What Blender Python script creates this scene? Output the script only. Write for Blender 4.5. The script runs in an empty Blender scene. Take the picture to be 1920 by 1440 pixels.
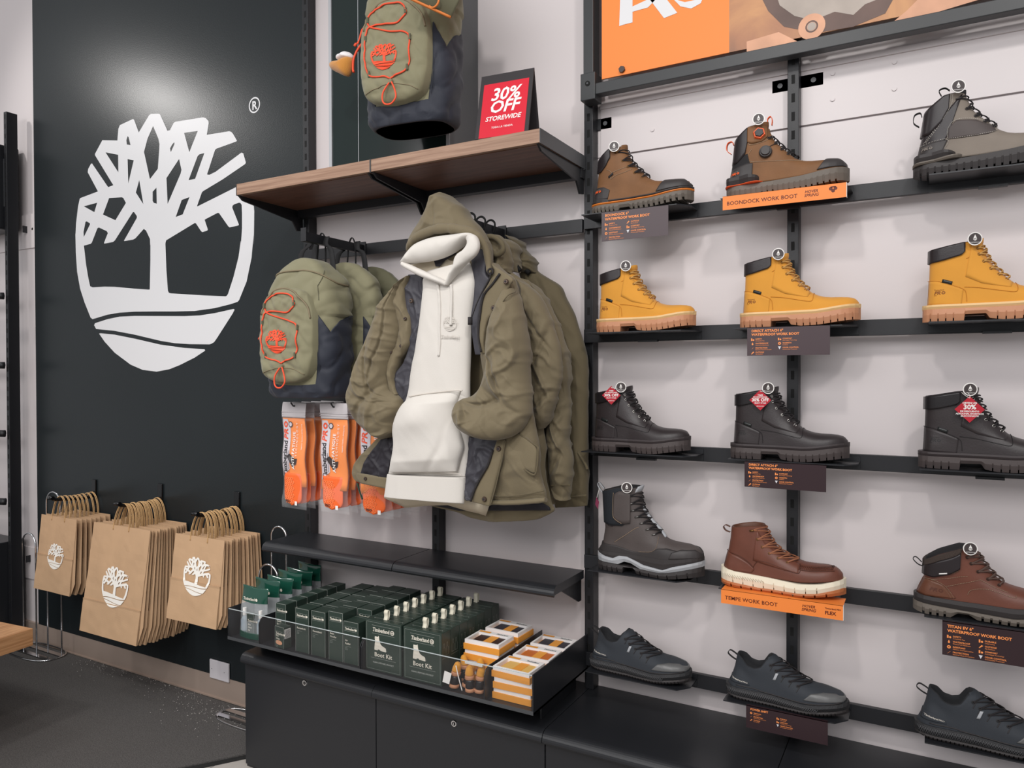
import bpy, bmesh, math, random
from mathutils import Vector, Matrix, noise
from mathutils.geometry import tessellate_polygon
random.seed(7)
PI = math.pi
C = bpy.context.scene.collection
scene = bpy.context.scene

# ---------------------------------------------------------------- camera
FPX, YAW, PITCH, ROLL = 1394.6, 0.51114, -0.012503, -0.002326
EYE = Vector((2.163, -2.215, 1.42))
_cy, _sy = math.cos(YAW), math.sin(YAW)
_f0 = Vector((-_sy, _cy, 0)); _r0 = Vector((_cy, _sy, 0)); _u0 = Vector((0, 0, 1))
FWD = _f0 * math.cos(PITCH) + _u0 * math.sin(PITCH)
_u1 = _u0 * math.cos(PITCH) - _f0 * math.sin(PITCH)
RGT = _r0 * math.cos(ROLL) + _u1 * math.sin(ROLL)
UPV = _u1 * math.cos(ROLL) - _r0 * math.sin(ROLL)
cam = bpy.data.cameras.new('camera')
cam.sensor_width = 36; cam.lens = FPX / 1920 * 36; cam.clip_start = .05
co = bpy.data.objects.new('camera', cam); C.objects.link(co)
co.matrix_world = Matrix(((RGT.x, UPV.x, -FWD.x, EYE.x), (RGT.y, UPV.y, -FWD.y, EYE.y), (RGT.z, UPV.z, -FWD.z, EYE.z), (0, 0, 0, 1)))
scene.camera = co

# ---------------------------------------------------------------- light
w = bpy.data.worlds.new('shop_light'); scene.world = w; w.use_nodes = True
bg = w.node_tree.nodes['Background']; bg.inputs[0].default_value = (.97, .975, 1.0, 1); bg.inputs[1].default_value = .46

def spot(name, loc, tgt, power, size=60, r=.06, col=(1, .93, .85), blend=.8):
    l = bpy.data.lights.new(name, 'SPOT'); l.energy = power; l.spot_size = math.radians(size); l.spot_blend = blend
    l.shadow_soft_size = r; l.color = col
    o = bpy.data.objects.new(name, l); C.objects.link(o); o.location = loc
    o.rotation_euler = (Vector(tgt) - Vector(loc)).to_track_quat('-Z', 'Y').to_euler()
def area(name, loc, tgt, power, sx, sy, col=(1, .97, .95)):
    l = bpy.data.lights.new(name, 'AREA'); l.energy = power; l.shape = 'RECTANGLE'; l.size = sx; l.size_y = sy; l.color = col
    o = bpy.data.objects.new(name, l); C.objects.link(o); o.location = loc
    o.rotation_euler = (Vector(tgt) - Vector(loc)).to_track_quat('-Z', 'Y').to_euler()
spot('ceiling_spot_emblem', (-2.50, -1.20, 3.34), (-.95, 0, 2.1), 46, 95, .10, (1, .97, .94))
spot('ceiling_spot_panel', (.30, -2.1, 3.65), (-.9, 0, 1.0), 66, 80, .14, (1, .97, .94))
spot('ceiling_spot_jacket', (1.6, -2.6, 3.6), (.8, -.2, 1.3), 92, 75, .11, (1, .97, .94))
spot('ceiling_spot_boots', (2.9, -2.3, 3.6), (1.9, 0, 1.4), 90, 80, .11, (1, .97, .94))
spot('ceiling_spot_tray', (1.9, -3.6, 3.2), (.8, -.3, .5), 85, 40, .16, (1, .97, .94))
spot('ceiling_spot_floor', (-.9, -2.6, 3.7), (-.9, -.5, 0), 95, 60, .14, (1, .97, .94))
area('ceiling_light_row', (0.9, -4.4, 3.1), (.8, 0, 1.0), 118, 6.5, 1.4, (1, .985, .985))

scene.view_settings.view_transform = 'Standard'
scene.view_settings.look = 'None'
scene.view_settings.exposure = -0.06
scene.view_settings.gamma = 1
scene.view_settings.use_curve_mapping = False

# ---------------------------------------------------------------- helpers
def at(u, v, y=0.0):
    d = FWD + RGT * ((u - 960) / FPX) + UPV * ((720 - v) / FPX)
    return EYE + d * ((y - EYE.y) / d.y)
def atx(u, v, x):
    d = FWD + RGT * ((u - 960) / FPX) + UPV * ((720 - v) / FPX)
    return EYE + d * ((x - EYE.x) / d.x)
def atz(u, v, z):
    d = FWD + RGT * ((u - 960) / FPX) + UPV * ((720 - v) / FPX)
    return EYE + d * ((z - EYE.z) / d.z)
def srgb(r, g, b):
    f = lambda c: (c / 255 / 12.92) if c / 255 <= .04045 else ((c / 255 + .055) / 1.055) ** 2.4
    return (f(r), f(g), f(b), 1)
def smooth(x, a, b):
    t = min(1, max(0, (x - a) / (b - a))); return t * t * (3 - 2 * t)
def interp(tab, x):
    if x <= tab[0][0]: return tab[0][1]
    for (a, va), (b, vb) in zip(tab, tab[1:]):
        if x <= b: return va + (vb - va) * (x - a) / (b - a) if b > a else vb
    return tab[-1][1]
def catmull(pts, n):
    """resample a polyline of equal-length tuples with Catmull-Rom, n steps per span"""
    P = [Vector(p) for p in pts]; out = []
    for i in range(len(P) - 1):
        p0 = P[max(0, i - 1)]; p1 = P[i]; p2 = P[i + 1]; p3 = P[min(len(P) - 1, i + 2)]
        for k in range(n):
            t = k / n
            out.append(.5 * ((2 * p1) + (p2 - p0) * t + (2 * p0 - 5 * p1 + 4 * p2 - p3) * t * t + (3 * p1 - p0 - 3 * p2 + p3) * t ** 3))
    out.append(P[-1]); return out

MATS = {}
def mat(name, col, rough=.5, metal=0, bump=0, bscale=200, var=0, vscale=8, coat=0, spec=.5, sheen=0, kind='noise', trans=0, alpha=1, stretch=None, emit=0, ior=1.45, wr=None):
    if name in MATS: return MATS[name]
    m = bpy.data.materials.new(name); m.use_nodes = True; nt = m.node_tree; N = nt.nodes; L = nt.links
    p = N['Principled BSDF']; p.inputs['Base Color'].default_value = col; p.inputs['Roughness'].default_value = rough
    p.inputs['Metallic'].default_value = metal; p.inputs['Coat Weight'].default_value = coat
    p.inputs['Specular IOR Level'].default_value = spec; p.inputs['Sheen Weight'].default_value = sheen
    p.inputs['Transmission Weight'].default_value = trans; p.inputs['Alpha'].default_value = alpha; p.inputs['IOR'].default_value = ior
    if emit: p.inputs['Emission Color'].default_value = col; p.inputs['Emission Strength'].default_value = emit
    tc = N.new('ShaderNodeTexCoord'); mp = N.new('ShaderNodeMapping'); L.new(tc.outputs['Object'], mp.inputs[0])
    if stretch: mp.inputs['Scale'].default_value = stretch
    if var:
        nz = N.new('ShaderNodeTexNoise'); nz.inputs['Scale'].default_value = vscale; nz.inputs['Detail'].default_value = 5
        L.new(mp.outputs[0], nz.inputs['Vector'])
        mr = N.new('ShaderNodeMapRange'); mr.inputs['From Min'].default_value = .3; mr.inputs['From Max'].default_value = .7
        mr.inputs['To Min'].default_value = 1 - var; mr.inputs['To Max'].default_value = 1 + var; L.new(nz.outputs[0], mr.inputs[0])
        mx = N.new('ShaderNodeVectorMath'); mx.operation = 'SCALE'; mx.inputs[0].default_value = col[:3]; L.new(mr.outputs[0], mx.inputs['Scale'])
        L.new(mx.outputs[0], p.inputs['Base Color'])
    if bump:
        if kind == 'weave':
            b = N.new('ShaderNodeTexWave'); b.inputs['Scale'].default_value = bscale; b.inputs['Distortion'].default_value = 1.5
        elif kind == 'vor':
            b = N.new('ShaderNodeTexVoronoi'); b.inputs['Scale'].default_value = bscale
        else:
            b = N.new('ShaderNodeTexNoise'); b.inputs['Scale'].default_value = bscale; b.inputs['Detail'].default_value = 6
        L.new(mp.outputs[0], b.inputs['Vector'])
        bp = N.new('ShaderNodeBump'); bp.inputs['Strength'].default_value = bump; bp.inputs['Distance'].default_value = .002
        L.new(b.outputs[0], bp.inputs['Height']); L.new(bp.outputs[0], p.inputs['Normal'])
    if wr:
        r_ = N.new('ShaderNodeTexNoise'); r_.noise_type = 'RIDGED_MULTIFRACTAL'; r_.inputs['Scale'].default_value = wr[1]; r_.inputs['Detail'].default_value = 3; r_.inputs['Roughness'].default_value = .4; r_.inputs['Distortion'].default_value = .5
        m2 = N.new('ShaderNodeMapping'); m2.inputs['Rotation'].default_value = (.3, .5, .2); m2.inputs['Scale'].default_value = (1, 1, .6); L.new(tc.outputs['Object'], m2.inputs[0]); L.new(m2.outputs[0], r_.inputs['Vector'])
        b2 = N.new('ShaderNodeBump'); b2.inputs['Strength'].default_value = wr[0]; b2.inputs['Distance'].default_value = .008; L.new(r_.outputs[0], b2.inputs['Height'])
        if bump: L.new(b2.outputs[0], bp.inputs['Normal'])
        else: L.new(b2.outputs[0], p.inputs['Normal'])
    MATS[name] = m; return m

class G:
    """collects geometry, then links it as one mesh object"""
    def __init__(s): s.v = []; s.f = []; s.m = []; s.mi = 0; s.slots = []; s.sm = []
    def use(s, m):
        if m not in s.slots: s.slots.append(m)
        s.mi = s.slots.index(m); return s
    def add(s, vs, fs, sm=False):
        b = len(s.v); s.v += [tuple(p) for p in vs]
        for f in fs: s.f.append(tuple(i + b for i in f)); s.m.append(s.mi); s.sm.append(sm)
    def box(s, x0, x1, y0, y1, z0, z1, bev=0):
        if bev:
            r = min(bev, (x1 - x0) / 2.01, (y1 - y0) / 2.01, (z1 - z0) / 2.01)
            bm = bmesh.new(); bmesh.ops.create_cube(bm, size=1)
            for q in bm.verts: q.co = Vector(((x0 + x1) / 2 + q.co.x * (x1 - x0), (y0 + y1) / 2 + q.co.y * (y1 - y0), (z0 + z1) / 2 + q.co.z * (z1 - z0)))
            bmesh.ops.bevel(bm, geom=bm.edges[:], offset=r, segments=2, affect='EDGES', profile=.5)
            bm.verts.index_update(); s.add([q.co for q in bm.verts], [[q.index for q in f.verts] for f in bm.faces]); bm.free(); return
        s.add([(x0, y0, z0), (x1, y0, z0), (x1, y1, z0), (x0, y1, z0), (x0, y0, z1), (x1, y0, z1), (x1, y1, z1), (x0, y1, z1)],
              [(0, 3, 2, 1), (4, 5, 6, 7), (0, 1, 5, 4), (1, 2, 6, 5), (2, 3, 7, 6), (3, 0, 4, 7)])
    def prism(s, pts, a, b, axis='y', sm=False):
        """2D outline extruded along an axis between a and b"""
        n = len(pts)
        def P(p, t):
            return {'y': (p[0], t, p[1]), 'x': (t, p[0], p[1]), 'z': (p[0], p[1], t)}[axis]
        base = len(s.v)
        s.v += [P(p, a) for p in pts] + [P(p, b) for p in pts]
        tris = tessellate_polygon([[Vector((p[0], p[1], 0)) for p in pts]])
        for t in tris:
            s.f.append(tuple(base + i for i in t)); s.f.append(tuple(base + n + i for i in reversed(t))); s.m += [s.mi] * 2; s.sm += [False] * 2
        for i in range(n):
            j = (i + 1) % n; s.f.append((base + i, base + j, base + n + j, base + n + i)); s.m.append(s.mi); s.sm.append(sm)
    def tube(s, pts, r, n=8, closed=False, cap=True, flat=None):
        """round (or flattened) tube along a path; r a number or a list"""
        P = [Vector(p) for p in pts]; m = len(P); rings = []; base = len(s.v); up = None
        for i, p in enumerate(P):
            a = P[(i - 1) % m] if (closed or i > 0) else p; b = P[(i + 1) % m] if (closed or i < m - 1) else p
            t = (b - a)
            t = t.normalized() if t.length > 1e-9 else Vector((0, 0, 1))
            if up is None:
                up = Vector((0, 0, 1)) if abs(t.z) < .9 else Vector((1, 0, 0))
            n1 = (up - t * up.dot(t)).normalized(); up = n1; n2 = t.cross(n1)
            rr = r[i] if isinstance(r, (list, tuple)) else r
            for k in range(n):
                q = 2 * PI * k / n; s.v.append(tuple(p + n1 * math.cos(q) * rr * (flat or 1) + n2 * math.sin(q) * rr))
        cnt = m if closed else m - 1
        for i in range(cnt):
            j = (i + 1) % m
            for k in range(n):
                l = (k + 1) % n
                s.f.append((base + i * n + k, base + i * n + l, base + j * n + l, base + j * n + k)); s.m.append(s.mi); s.sm.append(True)
        if cap and not closed:
            s.f.append(tuple(base + k for k in range(n))[::-1]); s.f.append(tuple(base + (m - 1) * n + k for k in range(n))); s.m += [s.mi] * 2; s.sm += [False] * 2
    def grid(s, rows, wrap=False, cap0=False, cap1=False, sm=True):
        n = len(rows[0]); base = len(s.v)
        for r_ in rows: s.v += [tuple(p) for p in r_]
        for i in range(len(rows) - 1):
            for k in range(n if wrap else n - 1):
                l = (k + 1) % n
                s.f.append((base + i * n + k, base + i * n + l, base + (i + 1) * n + l, base + (i + 1) * n + k)); s.m.append(s.mi); s.sm.append(sm)
        if cap0: s.f.append(tuple(base + k for k in range(n))[::-1]); s.m.append(s.mi); s.sm.append(False)
        if cap1: s.f.append(tuple(base + (len(rows) - 1) * n + k for k in range(n))); s.m.append(s.mi); s.sm.append(False)
    def disc(s, c, nrm, r, h, n=24, r2=None):
        c = Vector(c); nrm = Vector(nrm).normalized(); a = nrm.orthogonal().normalized(); b = nrm.cross(a); r2 = r if r2 is None else r2
        rows = [[c + (a * math.cos(2 * PI * k / n) + b * math.sin(2 * PI * k / n)) * rr + nrm * hh for k in range(n)] for rr, hh in ((r, 0), (r2, h))]
        s.grid(rows, True, True, True, sm=False)
    def flat(s, tris, fn):
        """tris: (verts2d, faces) mapped through fn(x, y)"""
        vs, fs = tris; s.add([fn(x, y) for x, y in vs], fs)
    def build(s, name, parent=None, mats=None, world=False, recalc=True, solid=0, sub=0, bev=0):
        me = bpy.data.meshes.new(name); off = Vector((0, 0, 0))
        if world and parent: off = WL[parent.name]
        me.from_pydata([tuple(Vector(p) - off) for p in s.v], [], s.f); me.validate(clean_customdata=False)
        for m in (s.slots or mats): me.materials.append(m)
        if len(me.polygons) == len(s.m):
            me.polygons.foreach_set('material_index', s.m); me.polygons.foreach_set('use_smooth', s.sm)
        if recalc:
            bm = bmesh.new(); bm.from_mesh(me); bmesh.ops.recalc_face_normals(bm, faces=bm.faces); bm.to_mesh(me); bm.free()
        o = bpy.data.objects.new(name, me); C.objects.link(o)
        if parent: o.parent = parent
        if solid: md = o.modifiers.new('t', 'SOLIDIFY'); md.thickness = solid; md.offset = 0
        if sub: md = o.modifiers.new('s', 'SUBSURF'); md.levels = md.render_levels = sub
        return o
WL = {}
def thing(name, label, cat, loc=(0, 0, 0), rz=0, group=None, rx=0, ry=0):
    o = bpy.data.objects.new(name, None); C.objects.link(o); o.empty_display_size = .05
    o.location = loc; o.rotation_euler = (rx, ry, rz); o['label'] = label; o['category'] = cat; WL[o.name] = Vector(loc)
    if group: o['group'] = group
    return o
def tag(o, label, cat, group=None):
    o['label'] = label; o['category'] = cat
    if group: o['group'] = group
    return o
def struct(o): o['kind'] = 'structure'; return o
def dup(root, loc, rot=None, label=None, group=None):
    kids = {}
    for q in C.objects:
        if q.parent: kids.setdefault(q.parent.name, []).append(q)
    def cp(o, par):
        c = o.copy(); C.objects.link(c)
        if par: c.parent = par
        for ch in kids.get(o.name, []): cp(ch, c)
        return c
    r = cp(root, None); r.location = loc
    if rot is not None: r.rotation_euler = rot
    if label: r['label'] = label
    if group: r['group'] = group
    WL[r.name] = Vector(loc)
    return r

_tc = {}
def text(txt, size=1, bold=0.0, shear=0, align='LEFT', sp=1.0, xs=1.0):
    """letters as flat polygons in (x, y), baseline at 0"""
    key = (txt, size, bold, shear, align, sp, xs)
    if key in _tc: return _tc[key]
    cu = bpy.data.curves.new('t', 'FONT'); cu.body = txt; cu.size = size; cu.offset = bold * size; cu.shear = shear; cu.space_character = sp
    cu.align_x = align; cu.resolution_u = 2; cu.fill_mode = 'FRONT'
    o = bpy.data.objects.new('t', cu); C.objects.link(o); dg = bpy.context.evaluated_depsgraph_get()
    me = bpy.data.meshes.new_from_object(o.evaluated_get(dg))
    out = ([(v.co.x * xs, v.co.y) for v in me.vertices], [tuple(p.vertices) for p in me.polygons])
    bpy.data.objects.remove(o); bpy.data.curves.remove(cu); bpy.data.meshes.remove(me)
    _tc[key] = out; return out
def shift(t, dx, dy, s=1): return ([(x * s + dx, y * s + dy) for x, y in t[0]], t[1])
def rect2(x0, x1, y0, y1): return ([(x0, y0), (x1, y0), (x1, y1), (x0, y1)], [(0, 1, 2, 3)])
def merge2(*ts):
    V_ = []; F_ = []
    for v, f in ts:
        b = len(V_); V_ += v; F_ += [tuple(i + b for i in q) for q in f]
    return V_, F_
def fill2(loops):
    tr = tessellate_polygon([[Vector((x, y, 0)) for x, y in l] for l in loops]); vs = [p for l in loops for p in l]
    return vs, [tuple(t) for t in tr]
def ring2(cx, cy, r0, r1, n=28):
    v = []; f = []
    for k in range(n):
        a = 2 * PI * k / n; v += [(cx + r0 * math.cos(a), cy + r0 * math.sin(a)), (cx + r1 * math.cos(a), cy + r1 * math.sin(a))]
    for k in range(n):
        l = (k + 1) % n; f.append((2 * k, 2 * k + 1, 2 * l + 1, 2 * l))
    return v, f
def disc2(cx, cy, r, n=28): return ([(cx + r * math.cos(2 * PI * k / n), cy + r * math.sin(2 * PI * k / n)) for k in range(n)], [tuple(range(n))])
# serif wordmark: block letters with slab feet
def wordmark(h):
    """slab-serif word, cap height h, left at 0"""
    t = text('Timberland', h * 1.38, .018, 0, 'LEFT', .96, .86); xs = [p[0] for p in t[0]]; L = max(xs)
    bars = []
    # slab feet under each upright letter stem
    for fx, w_ in ((.045, .09), (.155, .06), (.235, .05), (.29, .05), (.345, .05), (.555, .06), (.645, .07), (.71, .06), (.80, .05), (.86, .05), (.955, .05)):
        bars.append(rect2(L * fx - L * w_ * .5, L * fx + L * w_ * .5, 0, h * .1))
    return merge2(t, *bars), L
# ---------------------------------------------------------------- materials
M_WALL = mat('wall_paint', srgb(212, 204, 204), .34, bump=.06, bscale=90, var=.015, vscale=1.5)
M_PANEL = mat('dark_green_paint', (.0135, .0175, .0195, 1), .31, bump=.14, spec=.38, bscale=170, var=.1, vscale=1)
M_WHITE = mat('white_vinyl', srgb(218, 218, 220), .4)
M_BLK = mat('black_powder_coat', (.012, .0125, .015, 1), .42, bump=.1, bscale=500)
M_BLK2 = mat('dark_slot', (.003, .003, .003, 1), .8)
M_GREY = mat('charcoal_metal', (.055, .058, .062, 1), .4)
M_BLKSAT = mat('satin_black_metal', (.016, .017, .020, 1), .36, bump=.08, bscale=700)
M_STEEL = mat('brushed_steel', srgb(172, 154, 142), .42, metal=.25, stretch=(.3, 1, 30), bump=.05, bscale=60)
M_CHROME = mat('chrome_wire', (.8, .8, .82, 1), .12, metal=1)
M_CARPET = mat('carpet_pile', (.085, .079, .076, 1), .95, bump=1, bscale=420, var=.45, vscale=260)
M_TILE = mat('floor_tile', srgb(176, 170, 164), .5, var=.08, vscale=14)
M_RUBBER = mat('black_rubber', (.015, .015, .015, 1), .7)
def wood_mat(name, c1, c2, axis):
    m = mat(name, c1, .42); nt = m.node_tree; N = nt.nodes; L = nt.links; p = N['Principled BSDF']
    mp = [n for n in N if n.type == 'MAPPING'][0]; mp.inputs['Scale'].default_value = {'x': (1.2, 14, 30), 'y': (14, 1.2, 30)}[axis]
    nz = N.new('ShaderNodeTexNoise'); nz.inputs['Scale'].default_value = 4; nz.inputs['Detail'].default_value = 8; nz.inputs['Distortion'].default_value = .6
    L.new(mp.outputs[0], nz.inputs['Vector']); cr = N.new('ShaderNodeValToRGB'); cr.color_ramp.elements[0].position = .35; cr.color_ramp.elements[1].position = .65
    cr.color_ramp.elements[0].color = c1; cr.color_ramp.elements[1].color = c2; L.new(nz.outputs[0], cr.inputs[0]); L.new(cr.outputs[0], p.inputs['Base Color'])
    return m
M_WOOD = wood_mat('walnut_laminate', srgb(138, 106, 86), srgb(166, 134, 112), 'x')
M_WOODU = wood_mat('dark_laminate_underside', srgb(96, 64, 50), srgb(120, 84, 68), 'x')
M_OAK = wood_mat('oak_table_top', srgb(168, 120, 80), srgb(200, 152, 108), 'y')

# ---------------------------------------------------------------- setting
g = G().use(M_WALL); g.box(-4.2, 4.2, 0, .1, 0, 2.108)
g.box(-4.2, 4.2, .004, .1, 2.108, 2.112); g.box(-4.2, 4.2, 0, .1, 2.112, 3.7)
struct(g.build('wall_back'))
g = G().use(M_TILE); g.box(-4.2, 4.2, -5, .1, -.05, 0)
for i in range(-7, 8):
    g.use(M_GREY); g.box(i * .6 - .1, i * .6 - .098, -5, 0, 0, .0003)
for i in range(9): g.box(-4.2, 4.2, -i * .6 - .25, -i * .6 - .248, 0, .0003)
struct(g.build('floor'))
g = G().use(M_STEEL); g.box(-4.2, -.02, -.014, 0, 0, .1); g.box(-4.2, -.02, -.020, 0, 0, .006)
struct(g.build('baseboard_back'))
# pressed rail screwed along the wall behind the boots
g = G().use(M_WALL)
g.box(1.25, 4.2, -.006, -.0002, 2.112, 2.30); g.box(1.25, 4.2, -.012, -.0002, 2.26, 2.275); g.box(-4.2, -1.96, -.008, -.0002, 2.10, 2.28); g.box(-4.2, -1.96, -.008, -.0002, .33, .50)
for x in (1.42, 1.93, 2.08, 2.44):
    for z in ((2.17, 2.24) if x > 1.9 else (2.17,)): g.disc((x, -.006, z), (0, -1, 0), .006, .003, 12)
struct(g.build('trim_1'))

# loose walk-off mat with rubber edge
t = thing('floor_mat', 'dark charcoal carpet mat lying along the wall below the paper bags', 'mat', (-1.2, -1, .0))
a = [(-4.0, -.10), (-.06, -.10), (-.06, -.29), (-.30, -.62), (-.9, -1.4), (-1.2, -4), (-4, -4)]
outer = [(-4.0, -.028), (-.02, -.028), (-.02, -.29), (-.28, -.66), (-.86, -1.42), (-1.16, -4), (-4, -4)]
g = G().use(M_RUBBER); g.prism(outer, 0.0005, .006, 'z'); g.build('rubber_edge', t, world=True)
g = G().use(M_CARPET)
a = [(-4.0, -.04), (-.04, -.04), (-.04, -.285), (-.30, -.645), (-.885, -1.41), (-1.18, -3.98), (-4, -3.98)]
g.prism(a, 0.0045, .011, 'z'); g.build('carpet_pile', t, world=True)
# plaster dust spilled along the skirting
g = G().use(mat('plaster_dust', srgb(190, 185, 180), .9))
for i in range(420):
    x = -1.5 + 1.3 * random.random() ** 1.0; y = -.035 - abs(random.gauss(0, .07)) * (1.4 if x > -.7 else .8); r = random.uniform(.0004, .0013)
    if random.random() < .4: x = random.gauss(-.45, .12); y = -.06 - abs(random.gauss(0, .09))
    if x > -.06: continue
    g.box(x - r, x + r, y - r, y + r, .0108, .0112 + r)
o = g.build('dust'); tag(o, 'white plaster dust and crumbs scattered on the mat beside the steel skirting', 'dust'); o['kind'] = 'stuff'

# ---------------------------------------------------------------- emblem traced once, reused everywhere
def LA(pts): return [(140 + x / 5.486, 200 + y / 5.486) for x, y in pts]
def LB(pts): return [(140 + x / 5.334, 440 + y / 5.334) for x, y in pts]
EMB = [
 LA([(60,940),(240,872),(135,675),(140,640),(168,588),(180,585),(345,828),(398,808),(210,500),(210,485),(285,345),(440,348),(450,230),(465,190),(600,127),(612,135),(660,265),(765,90),(785,75),(860,73),(880,80),(955,248),(980,243),(1020,165),(1040,155),(1320,110),(1350,118),(1378,150),(1380,170),(1360,290),(1590,253),(1612,260),(1630,280),(1670,350),(1665,358),(1460,432),(1445,445),(1362,698),(1385,702),(1450,670),(1715,473),(1735,480),(1762,575),(1755,590),(1520,750),(1320,870),(1308,885),(1260,1020),(1262,1027),(1660,828),(1710,855),(1835,912),(1848,1080),(1845,1280),(1842,1426)])
 + LB([(1790,0),(1770,230),(1720,470),(1645,655),(1630,672),(1560,695),(1400,735),(1200,763),(1000,768),(800,768),(600,770),(450,780),(330,800),(180,845),(160,830),(100,680),(55,540),(25,370),(12,180),(8,0)])
 + LA([(10,1300),(15,1200),(35,1030),(52,950)]),
 LB([(93,110),(160,92),(172,80)]) + LA([(235,1250),(250,1243),(330,1280),(342,1300),(303,1400),(306,1409),(395,1392),(415,1375),(600,1085),(612,1085),(640,1125),(640,1145),(508,1378),(512,1383),(600,1368),(625,1355),(712,1257),(735,1275),(775,1360),(778,1426)]) + LB([(758,100),(758,250),(752,548),(740,550),(600,540),(400,522),(300,520),(180,527),(155,515),(135,420),(115,300),(98,150)]),
 LA([(935,1400),(942,1375),(1235,1197),(1248,1200),(1300,1280),(1315,1290),(1365,1275),(1370,1262),(1338,1165),(1345,1158),(1470,1093),(1485,1094),(1580,1230),(1595,1242),(1685,1222),(1690,1212),(1622,1040),(1625,1018),(1645,1003),(1690,988),(1705,990),(1718,1010),(1722,1100),(1722,1250),(1712,1400)]) + LB([(1662,60),(1640,220),(1590,420),(1535,590),(1525,608),(1510,617),(1300,608),(960,587),(942,580),(933,560),(918,350),(908,90)]),
 LA([(95,1025),(232,988),(203,1085)]), LA([(355,940),(485,932),(500,938),(528,990),(420,1168),(292,1110)]),
 LA([(95,1340),(92,1290),(112,1185),(125,1180),(158,1200),(158,1212)]), LA([(318,470),(448,495),(450,675)]),
 LA([(545,305),(555,312),(575,395),(538,390),(533,345)]), LA([(545,540),(608,552),(552,790)]),
 LA([(808,200),(862,330),(873,385),(870,450),(856,640),(775,745),(714,465),(750,330)]), LA([(665,755),(707,1003),(630,883)]),
 LA([(842,833),(845,998),(815,990),(803,970),(803,875)]), LA([(1075,538),(1099,650),(1090,690),(957,1000),(945,735)]),
 LA([(1025,365),(1028,385),(990,467),(982,430),(1000,395)]), LA([(1127,270),(1267,250),(1180,468)]),
 LA([(1335,477),(1240,742),(1172,757),(1265,510),(1285,490)]), LA([(1182,930),(1112,1108),(1040,1135),(1102,960)])]
EMB2 = [LB([(195,905),(205,885),(330,845),(450,820),(600,813),(1100,815),(1250,808),(1400,785),(1590,743),(1600,750),(1580,790),(1420,1040),(1395,1075),(1370,1090),(1350,1097),(1150,1095),(1000,1085),(860,1062),(600,1000),(400,962),(215,943)])]
EMB3 = [LB([(245,990),(260,986),(400,1000),(600,1040),(860,1100),(1100,1133),(1300,1146),(1305,1160),(1200,1230),(1050,1305),(950,1345),(820,1370),(680,1352),(560,1300),(400,1180),(300,1070)])]
_e = []
for loops in (EMB, EMB2, EMB3):
    _e.append(fill2([[(at(u, v, -.0125).x, at(u, v, -.0125).z) for u, v in l] for l in loops]))
EMBLEM_W = merge2(*_e)                                    # wall size
ex0 = min(p[0] for p in EMBLEM_W[0]); ex1 = max(p[0] for p in EMBLEM_W[0]); ez0 = min(p[1] for p in EMBLEM_W[0]); ez1 = max(p[1] for p in EMBLEM_W[0])
EMBLEM = ([((x - (ex0 + ex1) / 2) / (ez1 - ez0), (y - (ez0 + ez1) / 2) / (ez1 - ez0)) for x, y in EMBLEM_W[0]], EMBLEM_W[1])   # unit height, centred

t = thing('wall_panel', 'tall dark green painted panel carrying the large white tree emblem', 'wall panel', (-.98, 0, 0))
g = G().use(M_PANEL); g.box(-1.963, -.018, -.012, -.0005, .1, 3.69); g.build('board', t, world=True)
g = G().use(M_WHITE); g.flat(EMBLEM_W, lambda x, z: (x, -.0128, z))
o = g.build('tree_emblem', t, world=True, recalc=False); o['label'] = 'large white tree emblem'
g = G().use(M_WHITE); c = at(477, 197, -.0128)
r_ = at(477, 182, -.0128).z - c.z
g.flat(ring2(c.x, c.z, r_ * .82, r_ * 1.0), lambda x, z: (x, -.0128, z))
g.flat(shift(text('R', r_ * 1.45, .03, 0, 'CENTER'), c.x, c.z - r_ * .52), lambda x, z: (x, -.0128, z))
o = g.build('registered_mark', t, world=True, recalc=False); o['label'] = 'small white registered mark'

# ---------------------------------------------------------------- uprights, bars and brackets
def upright(name_label, x, z1, w_=.030, d=.042, y0=-.045, z0=.4206):
    t = thing('slotted_upright', name_label, 'upright', (x, -.02, 0), group=None)
    g = G().use(M_BLK); g.box(x - w_ / 2, x + w_ / 2, y0, y0 + d, z0, z1, .0015); g.use(M_BLK2); z = z0 + .07
    while z < z1 - .02:
        g.box(x - .0045, x + .0045, y0 - .0006, y0 + .0005, z, z + .024); z += .0508
    g.build('post', t, world=True)
    return t
upright('black slotted upright between the dark green panel and the backpacks', .016, 3.69)
upright('black slotted upright behind the hanging jackets', .632, 2.06)
upright('black slotted upright between the jackets and the boots', 1.224, 3.2)
upright('black slotted upright behind the middle column of boots', 1.834, 3.2, .03)
upright('black slotted upright at the far left beyond the paper bags', -2.055, 2.80, .026, .055, -.105, .0)

def bar(label, x0, x1, ztop, h=.042, name='steel_rail'):
    g = G().use(M_BLK); g.box(x0, x1, -.060, -.0465, ztop - h, ztop, .001); o = g.build(name); tag(o, label, 'rail'); return o
ZR = [1.918, 1.562, 1.208, .851, .543]
nm = ['top', 'second', 'third', 'fourth', 'lowest']
for i, z in enumerate(ZR):
    bar('flat black rail carrying the %s row of footwear' % nm[i], 1.214, 2.95, z)
bar('flat black hanging rail with the backpacks and jackets', .005, 1.209, 1.910, .042, 'hanging_rail')
bar('flat black rail behind the insole packs and jacket sleeve', .005, 1.209, 1.335, .03, 'hanging_rail')

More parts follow.
